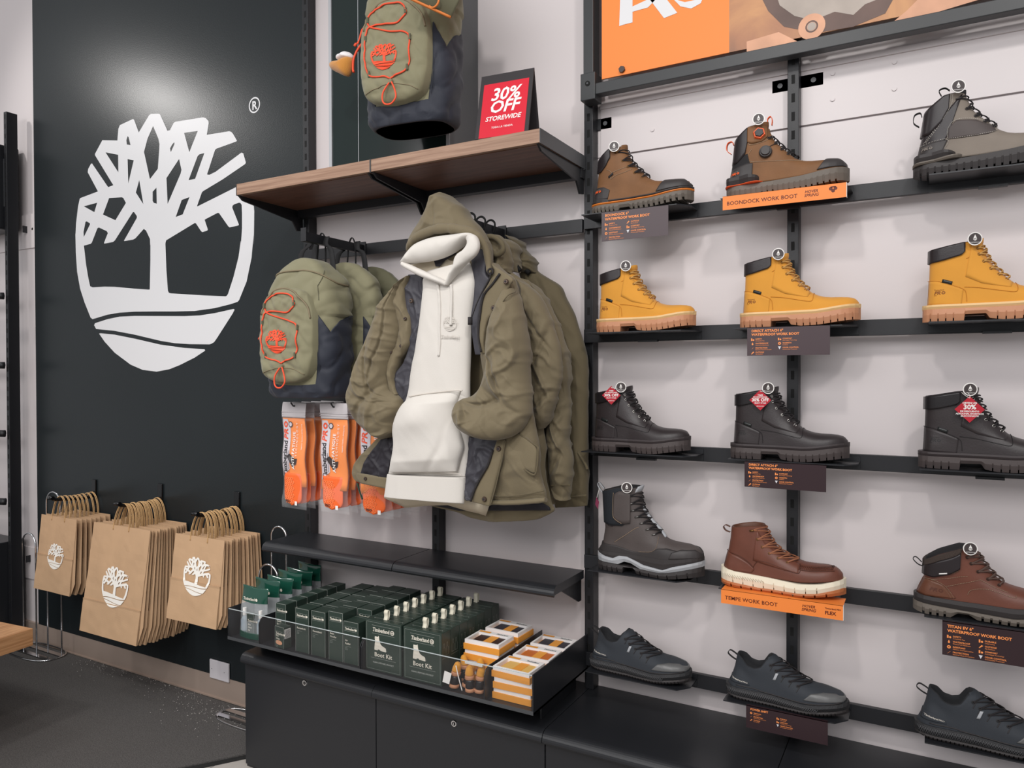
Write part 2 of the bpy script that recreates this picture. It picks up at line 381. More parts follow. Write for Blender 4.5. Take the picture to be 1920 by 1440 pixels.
def wall_bracket(label, x, z, dx):
    t = thing('wall_bracket', label, 'bracket', (x, 0, z))
    g = G().use(M_BLK); x0, x1 = sorted((x, x + dx)); g.box(x0, x1, -.006, -.0002, z - .018, z + .018, .001); g.box(x - .003 if dx > 0 else x - .001, x + .001 if dx > 0 else x + .003, -.03, -.0002, z - .018, z + .018)
    g.build('plate', t, world=True)
    g = G().use(M_GREY); g.disc((x + dx * .6, -.006, z), (0, -1, 0), .007, .002, 14); g.build('screw', t, world=True)
wall_bracket('small black bracket on the wall left of the upright, top middle boot', 1.826, 2.232, -.055)
wall_bracket('small black bracket on the wall right of the upright, above top middle boot', 1.842, 2.232, .065)
wall_bracket('small black bracket beside the upright above the leftmost brown boot', 1.232, 2.215, .055)
wall_bracket('small black bracket beside the far left upright near the emblem', -2.04, 2.20, .08)
wall_bracket('small black bracket behind the chrome stand at the far left', -2.04, .44, .08)

# banner in its tube frame
t = thing('tube_frame', 'dark square tube frame holding the orange banner above the boots', 'frame', (2.1, -.08, 2.3))
M_TUBE = mat('graphite_tube', (.030, .032, .034, 1), .4)
g = G().use(M_TUBE)
g.box(1.262, 3.6, -.096, -.062, 2.277, 2.311, .002); g.build('bottom_tube', t, world=True)
g = G().use(M_TUBE); g.box(1.229, 1.262, -.096, -.0465, 2.272, 3.3, .002); g.build('side_tube', t, world=True)
g = G().use(M_TUBE); g.box(1.222, 1.270, -.102, -.0465, 2.262, 2.345, .002); g.build('corner_block', t, world=True)
g = G().use(M_BLK2); g.disc((1.246, -.102, 2.312), (0, -1, 0), .008, .002, 16); g.use(M_GREY); g.disc((1.246, -.104, 2.312), (0, -1, 0), .0035, .001, 6); g.build('screw', t, world=True)
t = thing('banner', 'large orange and photo banner with white lettering at the top right', 'banner', (2.3, -.075, 2.32))
M_ORG = mat('orange_print', srgb(240, 134, 58), .5); 
xo = 1.668; yb = -.078
g = G().use(M_ORG); g.box(1.283, xo, yb, yb + .006, 2.326, 3.3); g.build('orange_panel', t, world=True)
mp_ = mat('photo_print', srgb(165, 120, 90), .45, var=.3, vscale=5)
nt = mp_.node_tree; N = nt.nodes; L = nt.links; nz = N.new('ShaderNodeTexNoise'); nz.inputs['Scale'].default_value = 3.2; nz.inputs['Detail'].default_value = 7; nz.inputs['Distortion'].default_value = 1.2
L.new([n for n in N if n.type == 'MAPPING'][0].outputs[0], nz.inputs['Vector']); cr = N.new('ShaderNodeValToRGB'); cr.color_ramp.elements[0].position = .34; cr.color_ramp.elements[0].color = srgb(112, 84, 70)
cr.color_ramp.elements[1].position = .66; cr.color_ramp.elements[1].color = srgb(205, 150, 100); e = cr.color_ramp.elements.new(.5); e.color = srgb(168, 116, 84); L.new(nz.outputs[0], cr.inputs[0]); L.new(cr.outputs[0], N['Principled BSDF'].inputs['Base Color'])
g = G().use(mp_); g.box(xo, 3.6, yb, yb + .006, 2.326, 3.3)
def onb(pts, m, dy=.0006):
    g.use(m); q = [at(u, v, yb - dy) for u, v in pts]; vs, fs = fill2([[(p.x, p.z) for p in q]]); g.add([(x, yb - dy, z) for x, z in vs], fs)
P_D = mat('print_dark_brown', srgb(98, 76, 68), .5, var=.2, vscale=10); P_G = mat('print_grey', srgb(172, 160, 150), .5, var=.12, vscale=10); P_T = mat('print_tan', srgb(214, 160, 128), .5, var=.15, vscale=10)
onb([(1420, -20), (1440, 20), (1470, 50), (1530, 62), (1600, 50), (1660, 25), (1685, -20)], P_D, .0006)
onb([(1452, -20), (1462, 10), (1490, 30), (1525, 38), (1565, 22), (1600, 28), (1622, 8), (1655, -5), (1665, -20)], P_G, .0009)
onb([(1400, 78), (1460, 60), (1500, 80), (1470, 100), (1400, 105)], P_T, .0006)
c_ = at(1522, 50, yb); g.use(P_T); g.flat(disc2(c_.x, c_.z, .034), lambda x, z: (x, yb - .0012, z)); g.use(P_D); g.flat(ring2(c_.x, c_.z, .012, .016), lambda x, z: (x, yb - .0015, z)); g.use(P_G); g.flat(disc2(c_.x, c_.z, .011), lambda x, z: (x, yb - .0015, z))
onb([(1640, 70), (1700, 20), (1740, -20), (1900, -20), (1700, 40)], P_T, .0006)
g.build('photo_panel', t, world=True)
g = G().use(M_WHITE)
def onw(loops):
    q = [[(at(u, v, yb - .001).x, at(u, v, yb - .001).z) for u, v in l] for l in loops]; vs, fs = fill2(q); g.add([(x, yb - .001, z) for x, z in vs], fs)
onw([[(1161, 49), (1163, -10), (1186, -40), (1186, 42), (1170, 46)]])
onw([[(1186, 12), (1186, 22), (1215, 14), (1232, -4), (1240, -30), (1222, -30), (1212, 0)]])
onw([[(1216, -4), (1245, 34), (1270, 24), (1240, -14), (1230, -20)]])
onw([[(1262, -25), (1264, 0), (1276, 12), (1296, 16), (1314, 6), (1320, -10), (1320, -25)], [(1268, -8), (1284, -1), (1312, -6), (1312, -2), (1284, 4), (1270, 0)]])
o = g.build('lettering', t, world=True, recalc=False); o['label'] = 'white logo lettering'
for u, v in ((1167, 131),):
    b = at(u, v, yb); g = G().use(mat('bolt_brown', (.06, .035, .03, 1), .4)); g.disc((b.x, yb - .0002, b.z), (0, -1, 0), .010, .008, 6); g.build('bolt', t, world=True)

# ---------------------------------------------------------------- shelves, cabinets, bench
def bullnose(y0, y1, z0, z1, n=6):
    """side outline (y, z) of a board whose front edge at y0 is rounded and curls under"""
    r = (z1 - z0); pts = [(y1, z1), (y0 + r, z1)]
    for k in range(1, n + 1):
        a = PI / 2 * k / n; pts.append((y0 + r - r * math.sin(a), z1 - r + r * math.cos(a)))
    return pts + [(y0 + .004, z0 - .006), (y0 + .01, z0), (y1, z0)]
for x0, x1, lb in ((-.010, .604, 'left half of the brown wooden shelf, empty end towards the panel'), (.609, 1.213, 'right half of the brown wooden shelf carrying the red sale sign')):
    t = thing('wooden_shelf', lb, 'shelf', ((x0 + x1) / 2, -.18, 2.067))
    g = G().use(M_WOOD); g.box(x0, x1, -.36, -.048, 2.068, 2.107, .001); g.build('board', t, world=True)
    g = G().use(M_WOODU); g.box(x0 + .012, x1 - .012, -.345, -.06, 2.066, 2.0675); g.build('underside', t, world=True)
    g = G().use(M_GREY); g.box(x0 - .002, x0, -.361, -.048, 2.066, 2.108); g.build('end_cap', t, world=True); g = G().use(M_GREY); g.box(x1, x1 + .002, -.361, -.048, 2.066, 2.108); g.build('end_cap', t, world=True)
    g = G().use(M_BLK); g.box(x0, x1, -.075, -.046, 2.036, 2.0655)
    for xx in (x0 + .004, x1 - .010): g.prism([(-.36, 2.0655), (-.046, 2.0655), (-.046, 1.99), (-.075, 1.985), (-.10, 2.02), (-.34, 2.050)], xx, xx + .006, 'x')
    g.build('bracket', t, world=True)
for x0, x1, lb in ((0.0, .608, 'left half of the bare black metal shelf above the gift boxes'), (.611, 1.207, 'right half of the bare black metal shelf above the gift boxes')):
    t = thing('metal_shelf', lb, 'shelf', ((x0 + x1) / 2, -.13, .78))
    g = G().use(M_BLKSAT); g.prism(bullnose(-.265, -.046, .772, .798), x0, x1, 'x', sm=False); g.build('board', t, world=True)
    g = G().use(M_BLK)
    for xx in (x0 + .008, x1 - .014): g.prism([(-.20, .771), (-.046, .771), (-.046, .70), (-.065, .70)], xx, xx + .005, 'x')
    g.build('bracket', t, world=True)
def cabinet(x0, x1, lb, lock):
    t = thing('base_cabinet', lb, 'cabinet', ((x0 + x1) / 2, -.18, 0))
    g = G().use(M_BLKSAT); g.prism(bullnose(-.372, -.004, .392, .42, 8), x0 + .0006, x1 - .0006, 'x', sm=False); g.build('top', t, world=True)
    g = G().use(M_BLKSAT); g.box(x0 + .0006, x1 - .0006, -.343, -.004, .0, .391); g.build('body', t, world=True)
    g = G().use(M_BLKSAT); g.box(x0 + .0015, x1 - .0015, -.350, -.3435, .012, .380, .001); d = g.build('door', t, world=True)
    if lock:
        l = lock; g = G().use(M_CHROME); g.disc((l[0], -.350, l[1]), (0, -1, 0), .0105, .004, 24, .009); g.use(M_BLK2); g.disc((l[0], -.354, l[1]), (0, -1, 0), .006, .0006, 20); g.use(M_CHROME); g.box(l[0] - .001, l[0] + .001, -.3555, -.354, l[1] - .004, l[1] + .004)
        o = g.build('lock', t, world=True); o.parent = d; 
LK1 = at(572, 1280, -.35); LK2 = at(852, 1356, -.35)
cabinet(.004, .611, 'low black cabinet with round lock, left one under the tray', (LK1.x, LK1.z))
cabinet(.611, 1.221, 'low black cabinet with round lock, right one under the tray', (LK2.x, LK2.z))
cabinet(1.222, 1.832, 'low black bench cabinet below the left and middle shoes', None)
cabinet(1.833, 2.443, 'low black bench cabinet in the bottom right corner', None)
cabinet(2.444, 3.05, 'low black bench cabinet cut off by the right frame edge', None)
# ---------------------------------------------------------------- footwear
FOOT = [(0, 0), (.01, .013), (.03, .021), (.07, .028), (.14, .0325), (.28, .033), (.42, .034), (.56, .041), (.68, .0465), (.78, .047), (.86, .042), (.92, .034), (.96, .025), (.985, .014), (1, 0)]
def leather(name, rgb, rough=.5, bump=.12, bs=260, var=.05, **k): return mat(name, srgb(*rgb), rough, bump=bump, bscale=bs, var=var, vscale=16, **k)
class Shoe:
    def __init__(s, L, back, front, top, zb=.05, W=.034, spring=.012, base=.03, foot=1.0, wide=1.0):
        s.L, s.back, s.front, s.top, s.zb, s.W, s.spring, s.base, s.foot, s.wide = L, back, front, top, zb, W, spring, base, foot, wide
        s.H = front[-1][0]
        s.ft = sorted([(x, z) for z, x in front])           # x -> height of the front line
    def xb(s, z): return interp(s.back, z)
    def xf(s, z): return interp(s.front, z)
    def hgt(s, x): return s.H * 1.6 if x < s.ft[0][0] else interp(s.ft, x)
    def D(s, x, z):
        if z > s.zb:
            zt = interp(s.top, x); z = s.zb + (z - s.zb) * (zt - s.zb) / (s.H - s.zb)
        return z + s.spring * smooth(x, .62 * s.L, s.L * 1.02)
    def hw(s, x, z):
        a, b = s.xb(z), s.xf(z)
        if b - a < 1e-5: return 0
        q = min(1, max(0, (x - a) / (b - a)))
        f = interp(FOOT, x / s.L) * s.foot
        e = min(1, max(0, (b - x) / .03)); 
        top = max(0, 1 - (min(1, z / s.hgt(x))) ** 7)
        f2 = f * math.sqrt(top) if x > s.ft[0][0] else f
        e0 = min(1, max(0, (x - a) / .022)); f2 *= math.sqrt(max(0, 1 - (1 - e0) ** 2))
        sh = s.W * max(0, 1 - abs(2 * q - 1) ** 2.5) ** .45
        t = smooth(z, s.base + .02, s.base + .075)
        return f2 * (1 - t) + min(sh, max(f2, sh * .3) if x > .2 else sh) * t
    def P(s, x, z, off=0, side=-1):
        h = s.hw(x, z)
        if off:
            e = .0012; nx = -(s.hw(x + e, z) - s.hw(x - e, z)) / (2 * e); nz = -(s.hw(x, z + e) - s.hw(x, z - e)) / (2 * e)
            nx = max(-2.5, min(2.5, nx)); nz = max(-1.5, min(1.5, nz)); q = math.sqrt(1 + nx * nx + nz * nz)
            return Vector((x + off * nx / q, side * (h + off / q), s.D(x, z) + off * nz / q))
        return Vector((x, side * h, s.D(x, z)))
    def upper(s, m, parent, nz=40, nx=34, name='upper', lining=None):
        g = G().use(m); rows = []
        zs = [s.base + (s.H - s.base) * (i / nz) for i in range(nz + 1)]
        for z in zs:
            a, b = s.xb(z), s.xf(z); xs = [a + (b - a) * (.5 - .5 * math.cos(PI * k / nx)) for k in range(nx + 1)]
            rows.append([s.P(x, z) for x in xs] + [s.P(x, z, 0, 1) for x in reversed(xs[1:-1])])
        g.grid(rows, True, True)
        o = g.build(name, parent)
        # padded opening: rolls inwards and down
        top = rows[-1]; c = sum(top, Vector()) / len(top)
        g = G().use(lining or m); rr = [top]
        for f, dz in ((.985, .0018), (.93, .002), (.88, -.002), (.84, -.012), (.8, -.035)):
            rr.append([Vector((c.x + (p.x - c.x) * f, p.y * (f - .04), p.z + dz)) for p in top])
        g.grid(rr, True, False, True); l = g.build('lining', parent)
        return o
    def patch(s, name, m, parent, lo, hi, off=.0015, n=18, rows=8, sides=(-1, 1), th=None):
        """raised panel between two polylines in side view (x, z)"""
        g = G().use(m)
        def rs(pl, n):
            d = [0]
            for a, b in zip(pl, pl[1:]): d.append(d[-1] + math.dist(a, b))
            return [(interp(list(zip(d, [p[0] for p in pl])), d[-1] * k / n), interp(list(zip(d, [p[1] for p in pl])), d[-1] * k / n)) for k in range(n + 1)]
        A, B = rs(lo, n), rs(hi, n)
        for sd in sides:
            R = []
            for i in range(-1, rows + 2):
                t = min(1, max(0, i / rows)); o_ = 0 if i in (-1, rows + 1) else off
                row = []
                for k in range(-1, n + 2):
                    kk = min(n, max(0, k)); x = A[kk][0] * (1 - t) + B[kk][0] * t; z = A[kk][1] * (1 - t) + B[kk][1] * t
                    row.append(s.P(x, z, (0 if k in (-1, n + 1) else o_) + .0002, sd))
                R.append(row)
            g.grid(R)
        return g.build(name, parent, recalc=True)
    def line(s, g, pts, r=.0006, off=.0008, sides=(-1, 1), n=5, dash=0):
        P = catmull(pts, 6)
        for sd in sides:
            q = [s.P(p[0], p[1], off, sd) for p in P]
            if dash:
                for i in range(0, len(q) - 1):
                    for t in (0, .5):
                        a = q[i].lerp(q[i + 1], t); b = q[i].lerp(q[i + 1], t + .3); g.tube([a, b], r, 4)
            else: g.tube(q, r, n)
    def decal(s, g, tris, x, z, off=.0017, side=-1, ang=0):
        ca, sa = math.cos(ang), math.sin(ang)
        g.flat(tris, lambda a, b: s.P(x + a * ca - b * sa, z + a * sa + b * ca, off, side))
    def sole(s, name, m, parent, ztop, zbot, grow=.004, x0=None, x1=None, N=150, bulge=.0015, notch=None, waist=0):
        """slab between two height lines along the foot; notch=(count, width, depth, ranges)"""
        x0 = -grow if x0 is None else x0; x1 = s.L + grow if x1 is None else x1
        xs = [x0 + (x1 - x0) * (.5 - .5 * math.cos(PI * k / N)) * .3 + (x1 - x0) * (k / N) * .7 for k in range(N + 1)]
        ev = []
        if notch:
            for c, w_ in notch['at']:
                ev += [c - w_ / 2 - 1e-4, c - w_ / 2, c + w_ / 2, c + w_ / 2 + 1e-4]
            xs = sorted(xs + ev)
        g = G().use(m); R = []
        for x in xs:
            q = min(1, max(0, (x - x0) / (x1 - x0))); h = interp(FOOT, q) * s.foot * s.wide + grow * min(1, 12 * q * (1 - q) + .0)
            if q <= 0 or q >= 1: h = .0005
            zt = interp(ztop, x); zb = interp(zbot, x)
            if notch:
                for c, w_ in notch['at']:
                    if c - w_ / 2 - 1e-6 <= x <= c + w_ / 2 + 1e-6: zb += notch['d']
            zb = min(zb, zt - .001); sp = s.spring * smooth(x, .62 * s.L, s.L * 1.02)
            hb = max(.0003, h - (.003 if h > .01 else 0)); hm = h + (bulge if h > .01 else 0); zm = (zt * .55 + zb * .45)
            R.append([Vector((x, -hb, zb + sp)), Vector((x, -hm, zm + sp)), Vector((x, -h, zt + sp)), Vector((x, h, zt + sp)), Vector((x, hm, zm + sp)), Vector((x, hb, zb + sp))])
        g.grid(R, True, True, True, sm=False)
        return g.build(name, parent)
    def laces(s, parent, m, me, eyes, r=.0016, hook=0, cross=.006, lift=.006, bow=False):
        gl = G().use(m)
        for i, (x, z) in enumerate(eyes):
            for sd in (-1, 1):
                ge = G().use(me); p = s.P(x, z, .0022, sd)
                nrm = Vector((.25, sd, .15)).normalized()
                if hook and i < hook: ge.tube([s.P(x - .006, z - .001, .002, sd), s.P(x, z, .0035, sd), s.P(x + .004, z + .001, .0045, sd)], .0021, 6)
                else:
                    u = nrm.orthogonal().normalized(); v = nrm.cross(u)
                    ge.tube([p + (u * math.cos(2 * PI * k / 10) + v * math.sin(2 * PI * k / 10)) * .0029 for k in range(10)], .0009, 5, closed=True)
                ge.build('lace_hook' if hook and i < hook else 'eyelet', parent)
        for i in range(len(eyes)):
            x, z = eyes[i]; fx = s.xf(z); zc = z
            pa = s.P(x, z, .003, -1); pb = s.P(x, z, .003, 1)
            cr = Vector((max(s.xf(z + .004), x + .004) + lift * .6, 0, s.D(fx, z) + lift)); 
            ym = abs(pa.y) * .62
            pts = [pa, Vector(((pa.x + cr.x) / 2 + .002, -ym, (pa.z + cr.z) / 2 + .0035)), cr, Vector(((pb.x + cr.x) / 2 + .002, ym, (pb.z + cr.z) / 2 + .0035)), pb]
            gl.tube(catmull(pts, 4), r, 6)
            if i + 1 < len(eyes):
                x2, z2 = eyes[i + 1]; pc = s.P(x2, z2, .003, 1); c2 = Vector((s.xf((z + z2) / 2) + lift * .8, 0, s.D(s.xf((z + z2) / 2), (z + z2) / 2) + lift * .8))
                gl.tube(catmull([pa, (pa + c2) / 2 + Vector((.003, -.004, .002)), c2, (pc + c2) / 2 + Vector((.003, .004, .002)), pc], 4), r, 6)
                pc2 = s.P(x2, z2, .003, -1); gl.tube(catmull([pb, (pb + c2) / 2 + Vector((.003, .004, .002)), c2, (pc2 + c2) / 2 + Vector((.003, -.004, .002)), pc2], 4), r, 6)
        gl.build('lace', parent)
    def tongue(s, parent, m, x, z, h=.022, w_=.026, lean=.004):
        g = G().use(m); R = []
        for i in range(9):
            t = i / 8; zz = z + h * t; row = []
            ww = w_ * (1 - .25 * max(0, t - .6))
            for k in range(13):
                a = -1 + 2 * k / 12; row.append(Vector((x - .010 * a * a + lean * t + .002 * math.sin(t * 3), ww * a * (1 if t < .85 else .86), zz - .004 * a * a * t)))
            R.append(row)
        g.grid(R); return g.build('tongue', parent, solid=.005)
def loop_strip(parent, m, pts, w_=.006, name='pull_loop', r=.0012):
    g = G().use(m); P = catmull(pts, 5); R = [[p + Vector((0, -w_, 0)), p + Vector((0, w_, 0))] for p in P]
    g.grid(R); return g.build(name, parent, solid=.0014)
M_TAGW = mat('tag_white_rim', srgb(235, 232, 228), .4); M_TAGD = mat('tag_dark_face', srgb(66, 58, 58), .4); M_RED = mat('sale_red', srgb(176, 18, 40), .5)
DROP = fill2([[(0, .52), (.12, .22), (.24, -.02), (.24, -.22), (.13, -.36), (0, -.40), (-.13, -.36), (-.24, -.22), (-.24, -.02), (-.12, .22)]])
def round_tag(parent, p, r=.0155, tilt=.55):
    """clip-on disc facing the aisle"""
    n = Vector((.25, -1, -.02)).normalized(); a = Vector((0, 0, 1)).cross(n).normalized() * -1; a = Vector((-n.y, n.x, 0)).normalized(); b = n.cross(a) * -1
    if b.z < 0: b = -b
    p = Vector(p) + Vector((.006, -.002, -.008)); g = G().use(M_TAGW); g.disc(p, n, r, .0016, 28); g.use(M_TAGD); g.disc(p + n * .0016, n, r * .86, .0003, 28)
    g.use(M_TAGW); f = lambda x, y: p + n * .0021 + a * x + b * y
    g.flat(shift((DROP[0], DROP[1]), 0, r * .12, r * 1.0), f); g.flat(shift(text('WATERPROOF', r * .19, .01, 0, 'CENTER'), 0, -r * .6), f)
    g.use(M_TAGD); g.flat(shift(text('W', r * .42, .02, 0, 'CENTER'), 0, -r * .16), lambda x, y: f(x, y) + n * .0002)
    o = g.build('round_tag', parent, recalc=False); o['label'] = 'round dark waterproof tag with white rim'
    return o
def sale_tag(parent, p, top, lines, s=.026, lean=0):
    p = Vector(p); n = Vector((.15, -1, 0)).normalized(); a = Vector((1, .15, 0)).normalized(); b = Vector((lean, 0, 1)).normalized()
    f = lambda x, y: p + a * x + b * y
    g = G().use(M_RED); c = [(0, s), (s, 0), (0, -s), (-s, 0)]
    g.add([f(*q) + n * .0008 for q in c] + [f(*q) for q in c], [(0, 1, 2, 3), (7, 6, 5, 4), (0, 4, 5, 1), (1, 5, 6, 2), (2, 6, 7, 3), (3, 7, 4, 0)])
    g.use(M_TAGW)
    for y, h, tx in lines: g.flat(shift(text(tx, h * s, .03, 0, 'CENTER'), 0, y * s), lambda x, y_: f(x, y_) + n * .0011)
    o = g.build('sale_tag', parent); o['label'] = 'red diamond sale tag on a white string'
    g = G().use(M_TAGW); q = f(0, s * .85) + n * .002; top = Vector(top); m = (q + top) / 2 + Vector((0, -.003, -.002))
    g.tube(catmull([top, m + Vector((.003, 0, 0)), q], 5), .0006, 5); g.tube(catmull([top + Vector((-.01, 0, -.003)), m + Vector((-.006, 0, 0)), q], 5), .0006, 5); g.build('tag_string', o if False else parent)
    return o
PRO = None
def pro_mark(g, shoe, x, z, s_, m1, m2, ang=0, off=.0017):
    g.use(m1); shoe.decal(g, shift(text('Timberland', .25 * s_, .02, 0), 0, .62 * s_), x, z, off, ang=ang)
    g.use(m2); shoe.decal(g, text('PR', .72 * s_, .045, .25, 'LEFT', .9), x, z, off, ang=ang)
    shoe.decal(g, shift(ring2(0, 0, .10 * s_, .24 * s_, 20), 1.12 * s_, .26 * s_), x, z, off, ang=ang)
    g.use(m1); shoe.decal(g, shift(text('SERIES', .12 * s_, .02, 0), 0, -.2 * s_), x, z, off, ang=ang)
def lugs(c0, c1, pitch, w_): 
    n = int((c1 - c0) / pitch); return [(c0 + i * pitch, w_) for i in range(n + 1)]

# --- six-inch work boot
def work_boot(label, loc, upper, collar, out, welt, lace, eye, tagm, markm, toe_stitch, group, label_m=None, dark=False):
    s = Shoe(.296, [(.03, .006), (.045, .007), (.11, .011), (.15, .012), (.187, .012)],
             [(.03, .296), (.045, .295), (.056, .286), (.063, .266), (.067, .240), (.072, .217), (.079, .198), (.088, .182), (.108, .160), (.127, .145), (.151, .131), (.170, .124), (.187, .121)],
             [(0, .172), (.03, .175), (.08, .184), (.125, .187)], base=.034)
    t = thing('work_boot', label, 'boot', loc, group=group)
    s.upper(upper, t, lining=collar)
    s.patch('padded_collar', collar, t, [(.0115, .152), (.04, .153), (.078, .158), (.085, .166)], [(.012, .186), (.04, .1865), (.075, .1868), (.085, .1868)], .0045, rows=10)
    s.patch('heel_counter', upper, t, [(.0085, .038), (.03, .038), (.06, .038), (.078, .038)], [(.011, .106), (.03, .100), (.055, .088), (.082, .074)], .0011)
    s.patch('eyestay', upper, t, [(.086, .105), (.12, .086), (.155, .078), (.176, .074)], [(.098, .180), (.116, .155), (.145, .122), (.180, .086)], .0013)
    g = G().use(toe_stitch)
    s.line(g, [(.008, .106), (.03, .101), (.055, .089), (.083, .074), (.088, .06), (.089, .045)], .0005, .0016)
    s.line(g, [(.084, .080), (.115, .076), (.16, .066), (.184, .062), (.189, .07), (.187, .086)], .0006, .0010)
    s.line(g, [(.087, .148), (.094, .152), (.097, .165), (.096, .186)], .0005, .001)
    g.build('stitching', t)
    g = G().use(label_m or M_BLK); 
    for sd in (-1,):
        s.patch('side_label', mat('black_side_label', (.014, .016, .016, 1), .3), t, [(.038, .097), (.058, .088)], [(.040, .105), (.060, .096)], .0026, 6, 2, (-1,))
    g = G(); pro_mark(g, s, .022, .066, .017, markm, markm, -.05); g.build('printed_mark', t, recalc=False)
    s.sole('outsole', out, t, [(0, .0295), (.2, .0295), (.31, .0305)], [(-.01, .0), (.084, .0), (.0845, .015), (.128, .016), (.135, .004), (.16, 0), (.31, .001)], .003, notch={'at': [(.014, .0025), (.03, .0025), (.046, .0025), (.062, .0025)] + lugs(.150, .288, .0165, .0025), 'd': .007})
    s.sole('welt', welt, t, [(0, .040), (.2, .040), (.31, .041)], [(0, .0297), (.2, .0297), (.31, .0307)], .0038, bulge=.0006)
    s.tongue(t, upper, .117, .176, .020, .024)
    s.laces(t, lace, eye, [(.110, .171), (.1125, .156), (.122, .138), (.136, .120), (.152, .105), (.168, .093)], .0017)
    return t, s
YEL = leather('wheat_nubuck', (214, 148, 52), .8, .06, 500, .04, sheen=.15); M_CHOC = leather('black_padded_leather', (40, 34, 36), .33, .1, 300)
GUM = leather('gum_outsole', (190, 134, 100), .5, .04); GUMW = leather('pale_gum_welt', (226, 188, 134), .5, .04); LACE_Y = mat('tan_lace', srgb(196, 150, 84), .8, bump=.5, bscale=900)
EYE_Y = mat('antique_brass', srgb(130, 96, 56), .35, metal=.8); MK_Y = mat('burnt_print', srgb(140, 84, 30), .7); ST_Y = leather('wheat_seam', (196, 124, 30), .8)
BLKL = leather('black_oiled_leather', (48, 42, 43), .42, .16, 240, .1); BLKC = leather('black_smooth_leather', (30, 27, 29), .32, .1, 260); BLKO = leather('dark_rubber_outsole', (70, 62, 61), .6, .05); BLKW = leather('dark_rubber_welt', (58, 51, 52), .55, .05)
LACE_B = mat('black_lace', srgb(34, 30, 32), .8, bump=.5, bscale=900); EYE_S = mat('nickel_eyelet', srgb(200, 196, 190), .25, metal=.9); MK_B = mat('embossed_mark', srgb(30, 27, 28), .5); ST_B = leather('black_seam', (26, 24, 25), .7)
ZP = .0                                                        # boots stand on display ledges
def zc(r): return [1.899, 1.546, 1.191, .836, .530][r]
XS = [[1.274, 1.676, 2.131], [1.287, 1.711, 2.151], [1.272, 1.686, 2.143], [1.293, 1.662, 2.135], [1.264, 1.675, 2.137]]
YB = -.118
yb_, S0 = work_boot('tan nubuck work boot with black collar, leftmost of the yellow row', (XS[1][0], YB, zc(1)), YEL, M_CHOC, GUM, GUMW, LACE_Y, EYE_Y, None, MK_Y, ST_Y, 'yellow work boots')
bb_, S1 = work_boot('black leather work boot with red sale tag, leftmost of its row', (XS[2][0], YB, zc(2)), BLKL, BLKC, BLKO, BLKW, LACE_B, EYE_S, None, MK_B, ST_B, 'black work boots')
y2 = dup(yb_, (XS[1][1], YB, zc(1)), label='tan nubuck work boot with black collar, above the first of the two direct attach cards')
y3 = dup(yb_, (XS[1][2], YB, zc(1)), label='tan nubuck work boot with black collar, cut off by the right frame edge')
b2 = dup(bb_, (XS[2][1], YB, zc(2)), label='black leather work boot with red sale tag, above the lower direct attach card')
b3 = dup(bb_, (XS[2][2], YB, zc(2)), label='black leather work boot with Spanish red sale tag, at the right frame edge')
for t in (yb_, y2, y3): round_tag(t, (.098, -.040, .198))
EN = [(.42, .2, 'TAKE'), (.24, .17, 'AN ADDITIONAL'), (-.12, .42, '30% OFF'), (-.34, .16, 'SELECT STYLES'), (-.62, .1, 'SEE ASSOCIATE')]
ES = [(.42, .19, 'OBTEN UN'), (.02, .5, '30%'), (-.2, .17, 'DE DESCUENTO'), (-.38, .17, 'ADICIONAL EN ESTILOS'), (-.55, .15, 'SELECCIONADOS')]
for t, p, L_ in ((bb_, (.078, -.052, .168), EN), (b2, (.086, -.052, .160), EN), (b3, (.103, -.052, .145), ES)):
    round_tag(t, (.098, -.040, .200)); sale_tag(t, p, (.097, -.042, .188), L_, .0275 if L_ is EN else .031)
# --- other footwear
BRN = leather('brown_crazy_leather', (122, 84, 52), .68, .2, 160, .16); BRN2 = leather('chestnut_leather', (100, 60, 42), .48, .2, 200, .12); RED_B = leather('red_brown_leather', (104, 60, 46), .46, .12, 220, .12)
GREYL = leather('grey_nubuck', (128, 118, 108), .72, .12, 300, .08); GREYD = leather('dark_grey_leather', (78, 70, 68), .6, .18, 220, .1); M_NYL = mat('black_nylon', srgb(34, 32, 34), .75, bump=.5, bscale=1500)
RUBG = leather('warm_grey_rubber', (104, 96, 88), .6, .05); RUBD = leather('charcoal_rubber', (52, 48, 48), .55, .08); RUBC = leather('toe_cap_rubber', (56, 52, 52), .5, .1, 400); LGRY = leather('light_grey_foam', (168, 170, 174), .55, .05)
ORNG = mat('orange_trim', srgb(232, 96, 44), .5); ORL = mat('orange_rand', srgb(214, 120, 40), .5); CREAM = leather('cream_foam_midsole', (232, 222, 200), .55, .04); GUMO = leather('orange_gum_tread', (176, 104, 60), .55, .05)
M_STW = mat('white_stitch', srgb(190, 184, 176), .8); M_STT = mat('tan_stitch', srgb(158, 136, 112), .85); BLUEB = leather('blue_black_mesh', (32, 36, 42), .75, .5, 900, .05); NVYK = leather('blue_black_knit', (50, 54, 60), .72, .35, 1300, .06)
SHN = leather('grey_toe_film', (96, 96, 96), .35, .05)
hik_back = [(.03, .003), (.045, .005), (.09, .012), (.14, .017), (.19, .022)]
hik_front = [(.03, .300), (.045, .299), (.058, .292), (.064, .280), (.068, .262), (.071, .245), (.075, .222), (.082, .194), (.092, .176), (.105, .162), (.128, .139), (.147, .122), (.170, .112), (.192, .104)]
